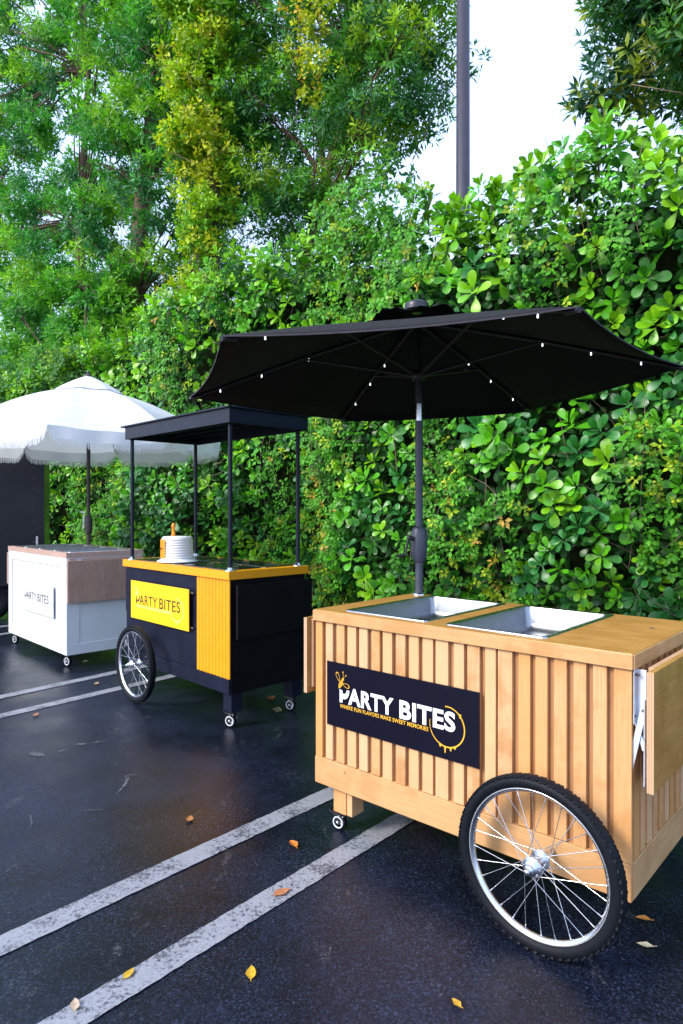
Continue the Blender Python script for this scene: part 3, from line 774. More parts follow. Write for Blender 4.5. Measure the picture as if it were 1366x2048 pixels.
box('frame_stile', M['cartwhite'], c3, L3_ - .0118, L3_ - .0035, W3 - .12, W3 - .0045, .2155, zt - .0505, .001)
box('shelf_cleat', M['laminate_x'], c3, L3_ - .0028, L3_ + .012, .02, W3 - .01, zt - .036, zt - .006, .001)
fl = None
for k in range(5):
    a = .002 + k * .145; b = .145 * (k + 1) + .0015
    if k == 0: fl = box('folding_shelf', M['laminate'], c3, L3_ + .0125, L3_ + .030, .002, .727, .598, .982, .001)
    B().box(L3_ + .0302, L3_ + .0312, a, b - .001, .5985, .9815, .0004).build('shelf_plank', M['laminate'], fl)
box('folding_shelf', M['laminate_x'], c3, -.036, -.012, .0, .66, .645, .985, .001)
hg = B(); hg.box(L3_ + .0125, L3_ + .0145, .09, .14, zt - .034, zt - .012, .0005); hg.build('shelf_hinge', M['bracket'], c3)
sb = sign(c3, .480, .430, .857, .298, -.012, M['signwhite'], M['ink_black'], M['ink_grey'], None, .004)
so = B()
for (x, z) in ((.50, .45), (.50, .705), (1.315, .45), (1.315, .705)): so.lathe([(0, -.0062), (.008, -.0062), (.008, .0118), (0, .0118)], 12, 'y', (x, 0, z))
so.build('standoff', M['chrome'], sb)
for (x, y_) in ((.09, .06), (L3_ - .09, .06), (.09, W3 - .07), (L3_ - .09, W3 - .07)):
    make_caster(c3, x, y_, .1295, .047, R(14))

# ------------------------------------------------------------------ cup-like canister on the amber top
cq = empty('ribbed_canister', (0, 0, 0), 0, 'white ribbed round canister with orange panel standing on the amber countertop', 'canister')
u_, v_ = .60, .155
cq.parent = None
cw = math.cos(-.8018); sw = math.sin(-.8018)
cq.location = (-1.7883 + u_ * cw - v_ * sw, 5.3533 + u_ * sw + v_ * cw, T2 + .0062)
prof = [(0, .001), (.150, .001), (.156, .004), (.150, .010), (.128, .018), (.122, .026)]
for k in range(8):
    z = .028 + k * .0195; r_k = .121 - k * .0008
    prof += [(r_k - .004, z), (r_k + .0005, z + .003), (r_k + .002, z + .008), (r_k + .0005, z + .015), (r_k - .004, z + .018)]
prof += [(.113, .186), (.108, .192), (.06, .196), (0, .197)]
B().lathe(prof, 48).build('ribbed_body', M['white_gloss'], cq)
pn = B(); vs = []; fs = []
a0, a1 = R(-178), R(-122)
for k in range(9):
    a = a0 + (a1 - a0) * k / 8
    vs += [(.1245 * math.cos(a), .1245 * math.sin(a), .032), (.1245 * math.cos(a), .1245 * math.sin(a), .172), (.1262 * math.cos(a), .1262 * math.sin(a), .032), (.1262 * math.cos(a), .1262 * math.sin(a), .172)]
for k in range(8):
    i = 4 * k; fs += [(i + 2, i + 6, i + 7, i + 3), (i, i + 1, i + 5, i + 4), (i, i + 4, i + 6, i + 2), (i + 1, i + 3, i + 7, i + 5)]
fs += [(0, 2, 3, 1), (32, 33, 35, 34)]
pn.add(vs, fs); po = pn.build('orange_panel', M['orange'], cq)
tm = text_mesh('PARTY BITES', 0, .085, .095, .112, 0, .004)
for v in tm.vertices:
    a = a0 + .10 + v.co.x / .126; rr = .1264 - v.co.y; v.co = (rr * math.cos(a), rr * math.sin(a), v.co.z)
obj('lettering', tm, M['ink_brown'], po)
B().lathe([(0, .196), (.016, .196), (.0145, .218), (.0135, .222), (.0125, .262), (.0165, .266), (.0165, .280), (.011, .288), (.008, .296), (0, .298)], 18, 'z', (-.03, 0, 0)).build('orange_spout', M['orange'], cq)

# ================================================================== BLACK UMBRELLA
UC = Vector((.4093, 3.4941, 2.1264)); UR = 1.3031; rot0 = 6.0767
ub = empty('market_umbrella', (.414, 3.4945, T1 + .001), 0, 'open black six-sided umbrella with small white bulbs along its ribs', 'umbrella')
base = Vector(ub.location)
nrm = Vector((-.0209, .0105, 1)).normalized(); e1 = (Vector((1, 0, 0)) - nrm * nrm.x).normalized(); e2 = nrm.cross(e1)
def UP(r, a, h): return UC + (e1 * math.cos(a) + e2 * math.sin(a)) * r + nrm * h - base
AP = .335
B().tube([(0, 0, 0), (0, 0, .185)], .0215, 20).build('lower_pole', M['pole_blue'], ub)
B().tube([(0, 0, .365), (-.001, 0, .925)], .0205, 20).build('upper_pole', M['pole_blue'], ub)
B().tube([(-.001, 0, .9252), (-.001, 0, 1.016)], .0165, 20).build('chrome_collar', M['chrome'], ub)
B().tube([(-.001, 0, 1.0162), UP(0, 0, AP)], .019, 20).build('top_pole', M['rib_black'], ub)
ck = B().lathe([(.0215, .170), (.026, .172), (.030, .180), (.040, .205), (.044, .245), (.045, .290), (.042, .330), (.036, .352), (.029, .362), (.0215, .363)], 24, 'z')
ck.build('crank_housing', M['pole_blue'], ub)
ch = B().tube([(-.035, -.03, .30), (-.065, -.05, .305)], .012, 12).tube([(-.062, -.05, .305), (-.078, -.052, .215)], [.007, .006], 8).tube([(-.078, -.050, .215), (-.128, -.056, .210)], [.008, .007], 8)
ch.build('crank_handle', M['plastic'], ub)
fb = B().lathe([(.022, .012), (.034, .010), (.036, .0)], 20, 'z'); fb.build('pole_collar', M['chrome'], ub)
# canopy
cn = B()
NR, NA = 9, 8
def panel(b, k, r0, r1, hfun, th=0.0, sag=.05, scal=0.0):
    a0 = rot0 + k * PI / 3; a1 = a0 + PI / 3; vs = []; fs = []
    for i in range(NR + 1):
        r = r0 + (r1 - r0) * i / NR
        p0 = UP(r, a0, hfun(r)); p1 = UP(r, a1, hfun(r))
        for j in range(NA + 1):
            t = j / NA; p = p0.lerp(p1, t); s4 = 4 * t * (1 - t)
            inw = -(e1 * math.cos((a0 + a1) / 2) + e2 * math.sin((a0 + a1) / 2))
            p = p + nrm * (-.018 * s4 * (r / r1) ** 2) + inw * (sag * s4 * (i / NR) ** 3)
            if scal: p = p + nrm * (scal * math.sin(t * PI * 5 + k) * (i / NR) ** 2)
            vs.append(p)
    for i in range(NR):
        for j in range(NA):
            a = i * (NA + 1) + j; fs.append((a, a + 1, a + NA + 2, a + NA + 1))
    b.add(vs, fs, True)
hf = lambda r: AP * (1 - (r / UR)) + .012 * math.sin(PI * r / UR)
for k in range(6):
    pb = B(); panel(pb, k, .10, UR, hf, sag=.028)
    p_ = pb.build('canopy_panel', M['fabric_black'], ub)
    so = p_.modifiers.new('cloth', 'SOLIDIFY'); so.thickness = .0015; so.offset = 1
for k in range(6):
    a0 = rot0 + k * PI / 3; a1 = a0 + PI / 3; am = (a0 + a1) / 2
    ow = e1 * math.cos(am) + e2 * math.sin(am)
    for nm, mt_, of in (('canopy_hem', 'hem', .004), ('hem_lining', 'fabric_black', .0015)):
        hb_ = B(); vs = []; fs = []
        for j in range(NA + 1):
            t = j / NA; s4 = 4 * t * (1 - t); p = UP(UR, a0, hf(UR)).lerp(UP(UR, a1, hf(UR)), t)
            p = p - nrm * .018 * s4 - ow * .028 * s4 + ow * of
            vs += [p + nrm * .0025, p - nrm * (.019 if k == 1 else .004)]
        for j in range(NA): fs.append((2 * j, 2 * j + 1, 2 * j + 3, 2 * j + 2))
        hb_.add(vs, fs, True); hb_.build(nm, M[mt_], ub)
vt = B()
for k in range(6): panel(vt, k, .03, .30, lambda r: AP + .040 - .13 * r, sag=.0, scal=.010)
v_o = vt.build('vent_flap', M['fabric_black'], ub); so = v_o.modifiers.new('cloth', 'SOLIDIFY'); so.thickness = .0015
cp = B(); pr = [(.0, .118), (.045, .117), (.060, .110), (.066, .098), (.064, .086), (.070, .080), (.072, .066), (.0, .064)]
cp.lathe([(r, h - .064) for r, h in pr], 28, 'z'); cp.build('finial_cap', M['plastic'], ub, tuple(UP(0, 0, AP + .043)))
rz = UP(0, 0, .04)
B().lathe([(.020, -.03), (.032, -.028), (.038, -.01), (.038, .018), (.028, .026), (.020, .026)], 22, 'z').build('runner_hub', M['rib_black'], ub, tuple(rz))
B().lathe([(.020, -.02), (.034, -.015), (.034, .012), (.020, .016)], 22, 'z').build('top_hub', M['rib_black'], ub, tuple(UP(0, 0, AP - .012)))
bulbset = {0: (.49, .67, .85), 1: (.46, .64, .82), 2: (.46, .65, .83), 3: (.46, .67, .86), 4: (.36, .55, .77), 5: (.40, .60, .82)}
for k in range(6):
    a = rot0 - k * PI / 3
    hr = lambda r: hf(r) - .012
    rb = B().tube([UP(.03, a, hr(.03)), UP(.65, a, hr(.65)), UP(UR - .01, a, hr(UR) + .004)], [.009, .009, .008], 6)
    rbo = rb.build('rib', M['rib_black'], ub)
    st = B().tube([rz + (UP(.036, a, 0) - UP(0, a, 0)), UP(.62, a, hr(.62) - .008)], .0075, 6); st.build('strut', M['rib_black'], ub)
    tp_ = B().tube([UP(UR - .07, a, hr(UR - .07) - .004), UP(UR + .004, a, hr(UR) - .0)], [.014, .011], 8); tp_.build('rib_tip', M['plastic'], rbo)
    B().tube([UP(.25, a, hr(.25) - .011), UP(.7, a, hr(.7) - .014), UP(UR * .9, a, hr(UR * .9) - .011)], .0013, 4).build('light_wire', M['plastic'], rbo)
    for f in bulbset[k]:
        r = UR * f; q = UP(r, a, hr(r) - .016)
        B().lathe([(0, .007), (.0028, .006), (.003, .0), (.0040, -.004), (.003, -.008), (0, -.0095)], 10, 'z').build('bulb', M['bulb'], ub, tuple(q))

# ================================================================== WHITE FRINGED UMBRELLA
WC = Vector((-2.8102, 7.2809, 2.2154)); WR = 1.4353; WROT = 1.6983
uw = empty('market_umbrella', (WC.x, WC.y, 0), 0, 'open white octagonal umbrella with fringed edge above the white cart', 'umbrella')
hW = lambda r: .60 * (1 - r / WR) + .10 * math.sin(PI * r / WR) * 1.0
def WP(r, a, h): return Vector((r * math.cos(a), r * math.sin(a), WC.z + h))
B().tube([(0, 0, 1.06), (0, 0, WC.z + .62)], .0205, 18).build('pole', M['pole_brown'], uw)
B().lathe([(.02, 1.17), (.032, 1.18), (.040, 1.22), (.040, 1.34), (.034, 1.37), (.02, 1.38)], 16, 'z').build('crank_housing', M['pole_brown'], uw)
B().tube([(-.035, -.01, 1.33), (-.055, -.02, 1.34)], .008, 8).tube([(-.052, -.02, 1.24), (-.040, -.02, 1.42)], .006, 8).tube([(-.040, -.02, 1.42), (-.085, -.03, 1.425)], .007, 8).build('crank_handle', M['white_plastic'], uw)
frng = B()
for k in range(8):
    a0 = WROT + k * PI / 4; a1 = a0 + PI / 4; pb = B(); vs = []; fs = []; NR2, NA2 = 10, 12
    am = (a0 + a1) / 2
    for i in range(NR2 + 1):
        r = .20 + (WR - .20) * i / NR2
        for j in range(NA2 + 1):
            t = j / NA2; p = WP(r, a0, hW(r)).lerp(WP(r, a1, hW(r)), t); s4 = 4 * t * (1 - t)
            p.z -= .035 * s4 * (i / NR2)
            # soft radial folds near the rib ends
            p.z += .007 * (i / NR2) ** 3 * math.sin(t * 2 * PI * 3 + k * 1.3) * (1 - s4 * .6)
            vs.append(p)
    for i in range(NR2):
        for j in range(NA2):
            q = i * (NA2 + 1) + j; fs.append((q, q + 1, q + NA2 + 2, q + NA2 + 1))
    pb.add(vs, fs, True); pb.build('canopy_panel', M['canvas'], uw)
    # valance: hangs from the rim, corners drawn apart at the ribs
    vb = B(); vs = []; fs = []; rim = []
    out = Vector((math.cos(am), math.sin(am), 0)); NV = 40
    for j in range(NV + 1):
        t = j / NV; s4 = 4 * t * (1 - t)
        p = WP(WR, a0, 0).lerp(WP(WR, a1, 0), t); p.z -= .035 * s4
        p.z += .007 * math.sin(t * 2 * PI * 3 + k * 1.3) * (1 - s4 * .6)
        dr = .115 * min(1, (min(t, 1 - t) / .085)) ** .55 + .002
        w_ = out * (.010 * math.sin(t * 19 + k) * min(1, s4 * 2))
        q = p + w_ + out * .006 + Vector((0, 0, -dr)); vs += [p, (p + q) / 2 + w_ * .3, q]; rim.append(q)
    for j in range(NV):
        for i in range(2): fs.append((3 * j + i, 3 * j + i + 1, 3 * j + i + 4, 3 * j + i + 3))
    vb.add(vs, fs, True); vb.build('valance', M['canvas'], uw)
    Lm = (WP(WR, a1, 0) - WP(WR, a0, 0)).length; nf = 105
    dirv = (WP(WR, a1, 0) - WP(WR, a0, 0)).normalized()
    for j in range(nf):
        t = (j + .5) / nf; ii = min(int(t * NV), NV - 1); q = rim[ii].lerp(rim[ii + 1], t * NV - ii)
        h = .062 * rnd.uniform(.8, 1.08); w_ = .0038; sl = rnd.uniform(-.004, .004); oo = out * rnd.uniform(-.003, .004)
        frng.add([q - dirv * w_ + Vector((0, 0, .004)), q + dirv * w_ + Vector((0, 0, .004)), q + dirv * (w_ * .6 + sl) + oo + Vector((0, 0, -h)), q + dirv * (sl - w_ * .6) + oo + Vector((0, 0, -h))], [(0, 1, 2, 3)])
    a = a0
    rb = B().tube([WP(.03, a, hW(.0) - .03), WP(.7, a, hW(.7) - .02), WP(WR - .01, a, -.018)], .008, 6); rb.build('rib', M['pole_brown'], uw)
    st = B().tube([WP(.03, a, .10), WP(.75, a, hW(.75) - .03)], .0065, 6); st.build('strut', M['pole_brown'], uw)
    B().tube([WP(WR - .06, a, -.012), WP(WR + .004, a, -.004)], .014, 8).build('rib_pocket', M['canvas'], uw)
tag(frng.build('fringe', M['canvas'], uw), kind='stuff')
ct = B(); vs = []; fs = []
for i in range(5):
    r = .03 + .33 * i / 4
    for k in range(32):
        a = 2 * PI * k / 32; vs.append(WP(r * (1 + .03 * math.cos(8 * (a - WROT))), a, .725 - .40 * r - .14 * r * r / .1 * .3 + .008 * math.cos(8 * (a - WROT)) * i / 4))
for i in range(4):
    for k in range(32): fs.append((i * 32 + k, i * 32 + (k + 1) % 32, (i + 1) * 32 + (k + 1) % 32, (i + 1) * 32 + k))
ct.add(vs, fs, True); ct.build('vent_cap', M['canvas'], uw)
B().lathe([(.045, .70), (.04, .73), (.02, .74), (.014, .77), (0, .785)], 16, 'z').build('finial', M['pole_brown'], uw, (0, 0, WC.z))

# ================================================================== TRAILER
tr = empty('trailer', (-5.55, 8.72, 0), .36, 'black box trailer with riveted side behind the white cart', 'trailer')
tb = B().box(-1.9, 1.49, -.65, .60, .52, 2.38, .01); tb.build('trailer_body', M['trailer'], tr)
B().box(-1.9, 1.485, -.662, -.651, .50, .545, .002).build('trim_strip', M['trailer_strip'], tr)
B().box(1.42, 1.50, -.66, -.6505, .56, 2.37, .002).build('corner_post', M['trailer'], tr)
B().box(-1.85, 1.45, -.55, .5, .44, .5).build('chassis', M['plastic'], tr)
rv = B()
for k in range(13):
    rv.lathe([(0, -.6640), (.004, -.6630), (.006, -.6600)], 8, 'y', (1.37, 0, .60 + k * .14))
rv.build('rivet_row', M['screw'], tr)
B().box(1.40, 1.425, -.668, -.6602, .95, 1.10, .002).build('latch', M['trailer_strip'], tr)
w_ = B(); w_.lathe([(0, -.08), (.16, -.08), (.17, -.10), (.26, -.10), (.30, -.07), (.30, .07), (.26, .10), (0, .10)], 32, 'y')
w_.build('trailer_wheel', M['rubber'], tr, (.82, -.50, .30))
B().box(.42, 1.22, -.70, -.66, .46, .66, .01).build('mudguard', M['trailer'], tr)

# ================================================================== LAMP POST
lp = empty('lamp_post', tuple(HW(-4.62, 7.5, 0)), YAW, 'tall dark purple-grey lamp post rising behind the hedge', 'lamp post')
B().lathe([(.15, 0), (.15, .3), (.105, .34), (.100, 1), (.083, 9.6), (0, 9.62)], 28).build('shaft', M['post'], lp)
B().tube([(0, 0, 9.5), (0, -.6, 9.7), (0, -1.0, 9.7)], .04, 10).build('arm', M['post'], lp)
B().box(-.16, .16, -1.6, -.95, 9.64, 9.76, .02).build('lamp_head', M['post'], lp)

# ================================================================== HEDGE
TOPX = [-24, -15, -12, -10.5, -8.4, -6.7, -6.1, -5.2, -3.9, -3.4, -2.8, -2.1, -1.5, 2, 5]
TOPZ = [4.2, 4.1, 3.95, 4.2, 4.42, 4.68, 4.5, 4.72, 4.5, 4.38, 4.36, 4.46, 4.36, 4.4, 4.4]
ztop = lambda s: np.interp(s, TOPX, TOPZ)
def bulge(s, z):
    return (.16 * np.sin(s * 1.3 + .5 * np.sin(z * 1.1)) + .12 * np.sin(s * 2.9 + z * 1.7) + .10 * np.sin(z * 3.1 - s * 1.1) + .07 * np.sin(s * 5.3 - z * 4.1)
            + .22 * np.clip((z - 3.3) / 1.2, 0, 1) - .10 * np.clip((1.2 - z) / 1.2, 0, 1))
PATCH = [  # s0, s1, z0, z1, yellow, who
    (-5.45, -3.55, 3.15, 4.95, .35, 0), (-5.80, -4.70, .35, 2.75, .75, 1), (-3.95, -3.25, .55, 2.6, .35, 2), (-1.95, -1.05, .95, 2.4, .55, 3),
    (-2.80, -2.25, 2.9, 4.3, .30, 4), (-11.6, -9.9, .4, 2.5, .35, 5), (-6.5, -5.9, .5, 2.5, .6, 1), (-3.25, -2.70, .4, 1.65, .9, 2),
    (-8.3, -7.5, 2.2, 4.3, .5, 6), (-1.4, -.3, 3.3, 4.5, .8, 4), (-7.1, -6.6, 3.2, 4.5, .3, 6), (-2.2, -1.6, 3.4, 4.3, .5, 4)]
def vine_mask(s, z):
    m = np.zeros_like(s)
    for s0, s1, z0, z1, *_ in PATCH:
        cx, cz, rx, rz = (s0 + s1) / 2, (z0 + z1) / 2, (s1 - s0) / 2, (z1 - z0) / 2
        q = np.abs((s - cx) / rx) ** 3 + np.abs((z - cz) / rz) ** 3 + .35 * np.sin(s * 7 + z * 3) + .25 * np.sin(z * 9 - s * 4)
        m = np.maximum(m, np.clip(1.25 - q, 0, 1))
    return m
hedge = empty('hedge', tuple(HW(-5, 5.6, 0)), 0, 'dense green hedge wall of round glossy leaves behind the carts', 'hedge')
ORI = np.array(hedge.location)
OUT = -HV
def hedge_rosettes(n, s0, s1, depth, front=True):
    s = rng.uniform(s0, s1, n); z = rng.uniform(.02, 1, n) ** .95 * ztop(s)
    t = 5.5 - bulge(s, z) + depth
    return s, t, z
parts = []
def spaced(s, z, dmin):
    keep = []; grid = {}
    for i in range(len(s)):
        g_ = (int(s[i] / dmin), int(z[i] / dmin)); ok = True
        for a in (-1, 0, 1):
            for b in (-1, 0, 1):
                for j in grid.get((g_[0] + a, g_[1] + b), ()):
                    if (s[i] - s[j]) ** 2 + (z[i] - z[j]) ** 2 < dmin * dmin: ok = False
        if ok: keep.append(i); grid.setdefault(g_, []).append(i)
    return np.array(keep)
# front layer
n = 12000
s = rng.uniform(-19, 2.2, n); z = rng.uniform(0.03, 1, n) * (ztop(s) + .06)
k_ = spaced(s, z, .14); s, z = s[k_], z[k_]
vm = vine_mask(s, z); keep = rng.uniform(0, 1, len(s)) > vm * .9; s, z = s[keep], z[keep]
t = 5.5 - bulge(s, z) + rng.uniform(-.10, .12, len(s))
hole = (np.sin(s * 2.1 + 1.3) * np.sin(z * 2.7 + s) > .80) & (z < 3.3)
s, t, z = s[~hole], t[~hole], z[~hole]
P = HW(s, t, z); up = rng.uniform(.15, .95, len(s)) + .5 * np.clip((z - 3.7), 0, 1)
A = unit(OUT[None] * 1. + up[:, None] * HZ + rng.normal(0, .28, (len(s), 3)))
young_lit = np.clip(rng.uniform(0, 1, len(s)) - .25 * np.clip((z - 2.8) / 1.6, 0, 1) + .08, 0, 1)  # random young leaves, plus lower-hedge shade put into colour: fewer pale greens lower down
base = np.where(young_lit[:, None] < .34, np.array([[.22, .53, .012]]), np.where(young_lit[:, None] < .78, np.array([[.10, .41, .012]]), np.array([[.034, .20, .038]])))
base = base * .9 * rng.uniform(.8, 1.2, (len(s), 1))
Lr = rng.uniform(.10, .155, len(s)) * rng.choice([.8, 1., 1., 1.12], len(s)) * np.where((s > -3.2) & (z > 1.5), 1.15, 1.0)
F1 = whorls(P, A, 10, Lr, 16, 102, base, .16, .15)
# inner layers
n = 6500
s = rng.uniform(-19, 2.2, n); z = rng.uniform(0.02, 1, n) * (ztop(s) - .05)
t = 5.5 - bulge(s, z) + rng.uniform(.12, .55, n)
P2 = HW(s, t, z); A2 = unit(OUT[None] + rng.normal(0, .55, (n, 3)) + .35 * HZ)
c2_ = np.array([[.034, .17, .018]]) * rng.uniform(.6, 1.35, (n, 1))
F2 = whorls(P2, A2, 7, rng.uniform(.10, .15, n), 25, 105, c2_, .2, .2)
# crown of the hedge and single shoots standing above it
n = 1500
s = rng.uniform(-19, 2.2, n); z = ztop(s) + rng.uniform(-.22, .10, n) + .05 * np.sin(s * 6); t = 5.35 + rng.uniform(-.1, 1.25, n)
P3 = HW(s, t, z); A3 = unit(OUT[None] * .35 + HZ + rng.normal(0, .28, (n, 3)))
c3_ = np.array([[.17, .42, .015]]) * rng.uniform(.7, 1.2, (n, 1))
F3 = whorls(P3, A3, 9, rng.uniform(.10, .15, n), 14, 98, c3_, .16, .12)
sp_P = []
for (s_, z_, h) in ((-1.98, 4.30, .40), (-2.05, 4.28, .26), (-2.66, 4.3, .18), (-3.0, 4.25, .14), (-6.75, 4.6, .3), (-7.15, 4.5, .22), (-5.0, 4.7, .16), (-8.6, 4.35, .28), (-9.5, 4.25, .3), (-3.75, 4.4, .2), (-10.6, 4.1, .35)):
    b0 = HW(s_, 5.45, z_ - .2); b1 = HW(s_ + rnd.uniform(-.06, .06), 5.38, z_ + h)
    B().tube([Vector(b0 - ORI), Vector((b0 * .45 + b1 * .55) - ORI) + Vector((rnd.uniform(-.02, .02), 0, 0)), Vector(b1 - ORI)], [.009, .007, .004], 6).build('shoot', M['bark'], hedge)
    for f in (1., .86, .72, .55): sp_P.append(b0 + (b1 - b0) * f)
sp_P = np.array(sp_P); n = len(sp_P)
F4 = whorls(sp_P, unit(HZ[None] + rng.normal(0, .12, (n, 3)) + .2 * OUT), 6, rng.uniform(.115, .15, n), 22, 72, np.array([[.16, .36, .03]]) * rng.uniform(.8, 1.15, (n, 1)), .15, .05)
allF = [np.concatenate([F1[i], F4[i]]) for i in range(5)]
# the leaves that show largest are objects of their own
Pm, Dm, Nm, Lm_, Cm = allF
px_f = 1311.0
dep = Pm[:, 1]; px = 683 + Pm[:, 0] / dep * px_f; py = 1018 - (Pm[:, 2] - 1.45) / dep * px_f
face = np.abs(np.einsum('ij,ij->i', unit(Nm), unit(np.array([[0, 0, 1.45]]) - Pm)))
score = Lm_ / dep * (face + .15)
hid = ((px > 385) & (px < 1366) & (py > 615) & (py < 835) & ~((px > 1160) & (py < 735))) | (py > 1190) | (px < 640) & (py > 1040) | (px < 8) | (px > 1358) | (py < 180) | ((px > 820) & (px < 862)) | ((px < 440) & (py > 780) & (py < 935))
sig = 5.5 - bulge(Pm @ HU, Pm[:, 2]) - (Pm @ HV)
score = np.where(hid | (sig < -.02) | (vine_mask(Pm @ HU, Pm[:, 2]) > .1), 0, score)
pick = np.argsort(-score)[:300]; rest = np.ones(len(Lm_), bool); rest[pick] = False
tv, tf = TPL['broad']
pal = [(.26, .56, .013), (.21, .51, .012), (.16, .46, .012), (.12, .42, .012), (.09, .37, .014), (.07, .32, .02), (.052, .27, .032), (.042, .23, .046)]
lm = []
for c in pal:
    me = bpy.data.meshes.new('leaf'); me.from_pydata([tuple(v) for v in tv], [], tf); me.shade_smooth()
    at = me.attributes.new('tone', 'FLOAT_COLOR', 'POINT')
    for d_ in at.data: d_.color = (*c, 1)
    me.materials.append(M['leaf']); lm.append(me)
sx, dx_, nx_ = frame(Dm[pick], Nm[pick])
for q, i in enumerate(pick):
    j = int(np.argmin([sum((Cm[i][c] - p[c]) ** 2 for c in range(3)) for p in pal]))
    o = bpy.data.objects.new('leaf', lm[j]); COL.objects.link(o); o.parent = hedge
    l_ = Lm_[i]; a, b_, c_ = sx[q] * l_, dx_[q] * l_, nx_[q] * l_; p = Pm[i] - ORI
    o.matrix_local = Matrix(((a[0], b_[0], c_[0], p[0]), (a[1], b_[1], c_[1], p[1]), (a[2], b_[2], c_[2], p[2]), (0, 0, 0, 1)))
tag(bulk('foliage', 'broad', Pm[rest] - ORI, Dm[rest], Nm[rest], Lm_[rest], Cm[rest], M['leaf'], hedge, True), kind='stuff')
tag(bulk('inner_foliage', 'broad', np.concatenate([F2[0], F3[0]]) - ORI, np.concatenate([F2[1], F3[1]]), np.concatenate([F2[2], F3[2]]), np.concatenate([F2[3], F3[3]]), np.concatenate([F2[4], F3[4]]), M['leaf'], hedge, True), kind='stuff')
# thicket core: lumpy mass inside the hedge
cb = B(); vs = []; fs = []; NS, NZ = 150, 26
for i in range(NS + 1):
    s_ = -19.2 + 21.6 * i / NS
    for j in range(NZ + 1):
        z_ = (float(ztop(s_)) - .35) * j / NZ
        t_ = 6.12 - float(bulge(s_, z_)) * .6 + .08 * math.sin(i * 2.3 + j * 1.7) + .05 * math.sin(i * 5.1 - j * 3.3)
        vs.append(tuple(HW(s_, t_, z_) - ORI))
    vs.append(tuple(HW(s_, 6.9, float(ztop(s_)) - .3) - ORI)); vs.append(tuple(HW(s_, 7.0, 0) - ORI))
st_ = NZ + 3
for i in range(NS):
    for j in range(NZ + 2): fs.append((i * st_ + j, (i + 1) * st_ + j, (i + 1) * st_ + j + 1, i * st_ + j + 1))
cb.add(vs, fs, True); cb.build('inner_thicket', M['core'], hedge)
tb_ = B()
for k in range(420):
    s_ = rnd.uniform(-13, 1.5); z_ = rnd.uniform(.1, 4.2); t_ = 5.5 - float(bulge(s_, z_)) + rnd.uniform(.0, .35)
    a = HW(s_, t_, z_) - ORI; d_ = np.array([rnd.uniform(-1, 1), rnd.uniform(-.4, .3), rnd.uniform(-.6, 1)]) * rnd.uniform(.2, .55)
    tb_.tube([Vector(a), Vector(a + d_ * .5 + np.array([0, 0, rnd.uniform(-.06, .06)])), Vector(a + d_)], [.005, .004, .002], 4, False)
tag(tb_.build('twigs', M['twig'], hedge), kind='stuff')

# creepers hanging over the hedge: leaflets in fives
WHO = ['creeper of small five-fingered leaves spilling over the hedge top behind the black umbrella',
       'yellowing creeper curtain hanging down the hedge between the black cart and the wooden cart',
       'creeper strand hanging down the hedge just right of the black umbrella pole',
       'pale creeper hanging down the hedge at the right edge above the wooden cart',
       'creeper tangle climbing the hedge crest at the upper right',
       'green creeper covering the hedge behind the white cart pole',
       'creeper trailing down the hedge crest above the white umbrella']
for w in range(7):
    PP = []; CC = []; first = None
    for (s0, s1, z0, z1, ye, who) in PATCH:
        if who != w: continue
        area = (s1 - s0) * (z1 - z0); n = int(area * 300)
        s = rng.uniform(s0 - .1, s1 + .1, n); z = rng.uniform(z0 - .1, z1 + .1, n)
        keep = vine_mask(s, z) > rng.uniform(0, .55, n); s, z = s[keep], z[keep]
        z = np.minimum(z, ztop(s) + .12)
        # gather into hanging strands
        s = s + .05 * np.sin(np.round(s / .14) * 12.9) * 0 + (np.round(s / .13) * .13 - s) * .45 + .03 * np.sin(z * 7 + s * 3)
        t = 5.5 - bulge(s, z) - rng.uniform(-.12, .16, len(s)) - .05
        PP.append(HW(s, t, z)); m_ = len(s)
        u = rng.uniform(0, 1, (m_, 1)) ** 1.0; yy = (u < ye * .55) & (np.sin(s * 6 + z * 2.5)[:, None] > -.2)
        c = np.where(yy, np.array([[.30, .44, .015]]), np.array([[.085, .34, .018]])) * rng.uniform(.65, 1.25, (m_, 1))
        rare = rng.uniform(0, 1, (m_, 1)) < .03 * ye; c = np.where(rare, np.array([[.50, .33, .05]]), c); CC.append(c)
        if first is None: first = ((s0 + s1) / 2, (z0 + z1) / 2)
    PP = np.concatenate(PP); CC = np.concatenate(CC); m_ = len(PP)
    e = empty('creeper', tuple(HW(first[0], 5.3, 0)), 0, WHO[w], 'creeper', 'creepers on the hedge'); eo = np.array(e.location)
    A = unit(OUT[None] + rng.normal(0, .4, (m_, 3)) + .35 * HZ)
    F = whorls(PP, A, 5, rng.uniform(.052, .078, m_), 66, 92, CC, .2, .35)
    tag(bulk('creeper_leaves', 'small', F[0] - eo, F[1], F[2], F[3], F[4], M['vine'], e), kind='stuff')
    sb_ = B()
    for (s0, s1, z0, z1, ye, who) in PATCH:
        if who != w: continue
        for k in range(int((s1 - s0) * 5)):
            s_ = rnd.uniform(s0, s1); zz = [z1 - (z1 - z0) * f for f in np.linspace(0, 1, 8)]
            pts = [Vector(HW(s_ + .04 * math.sin(z_ * 4 + k), 5.5 - float(bulge(s_, z_)) - .02, min(z_, float(ztop(s_)))) - eo) for z_ in zz]
            sb_.tube(pts, .0028, 4, False)
    tag(sb_.build('creeper_stems', M['twig'], e), kind='stuff')

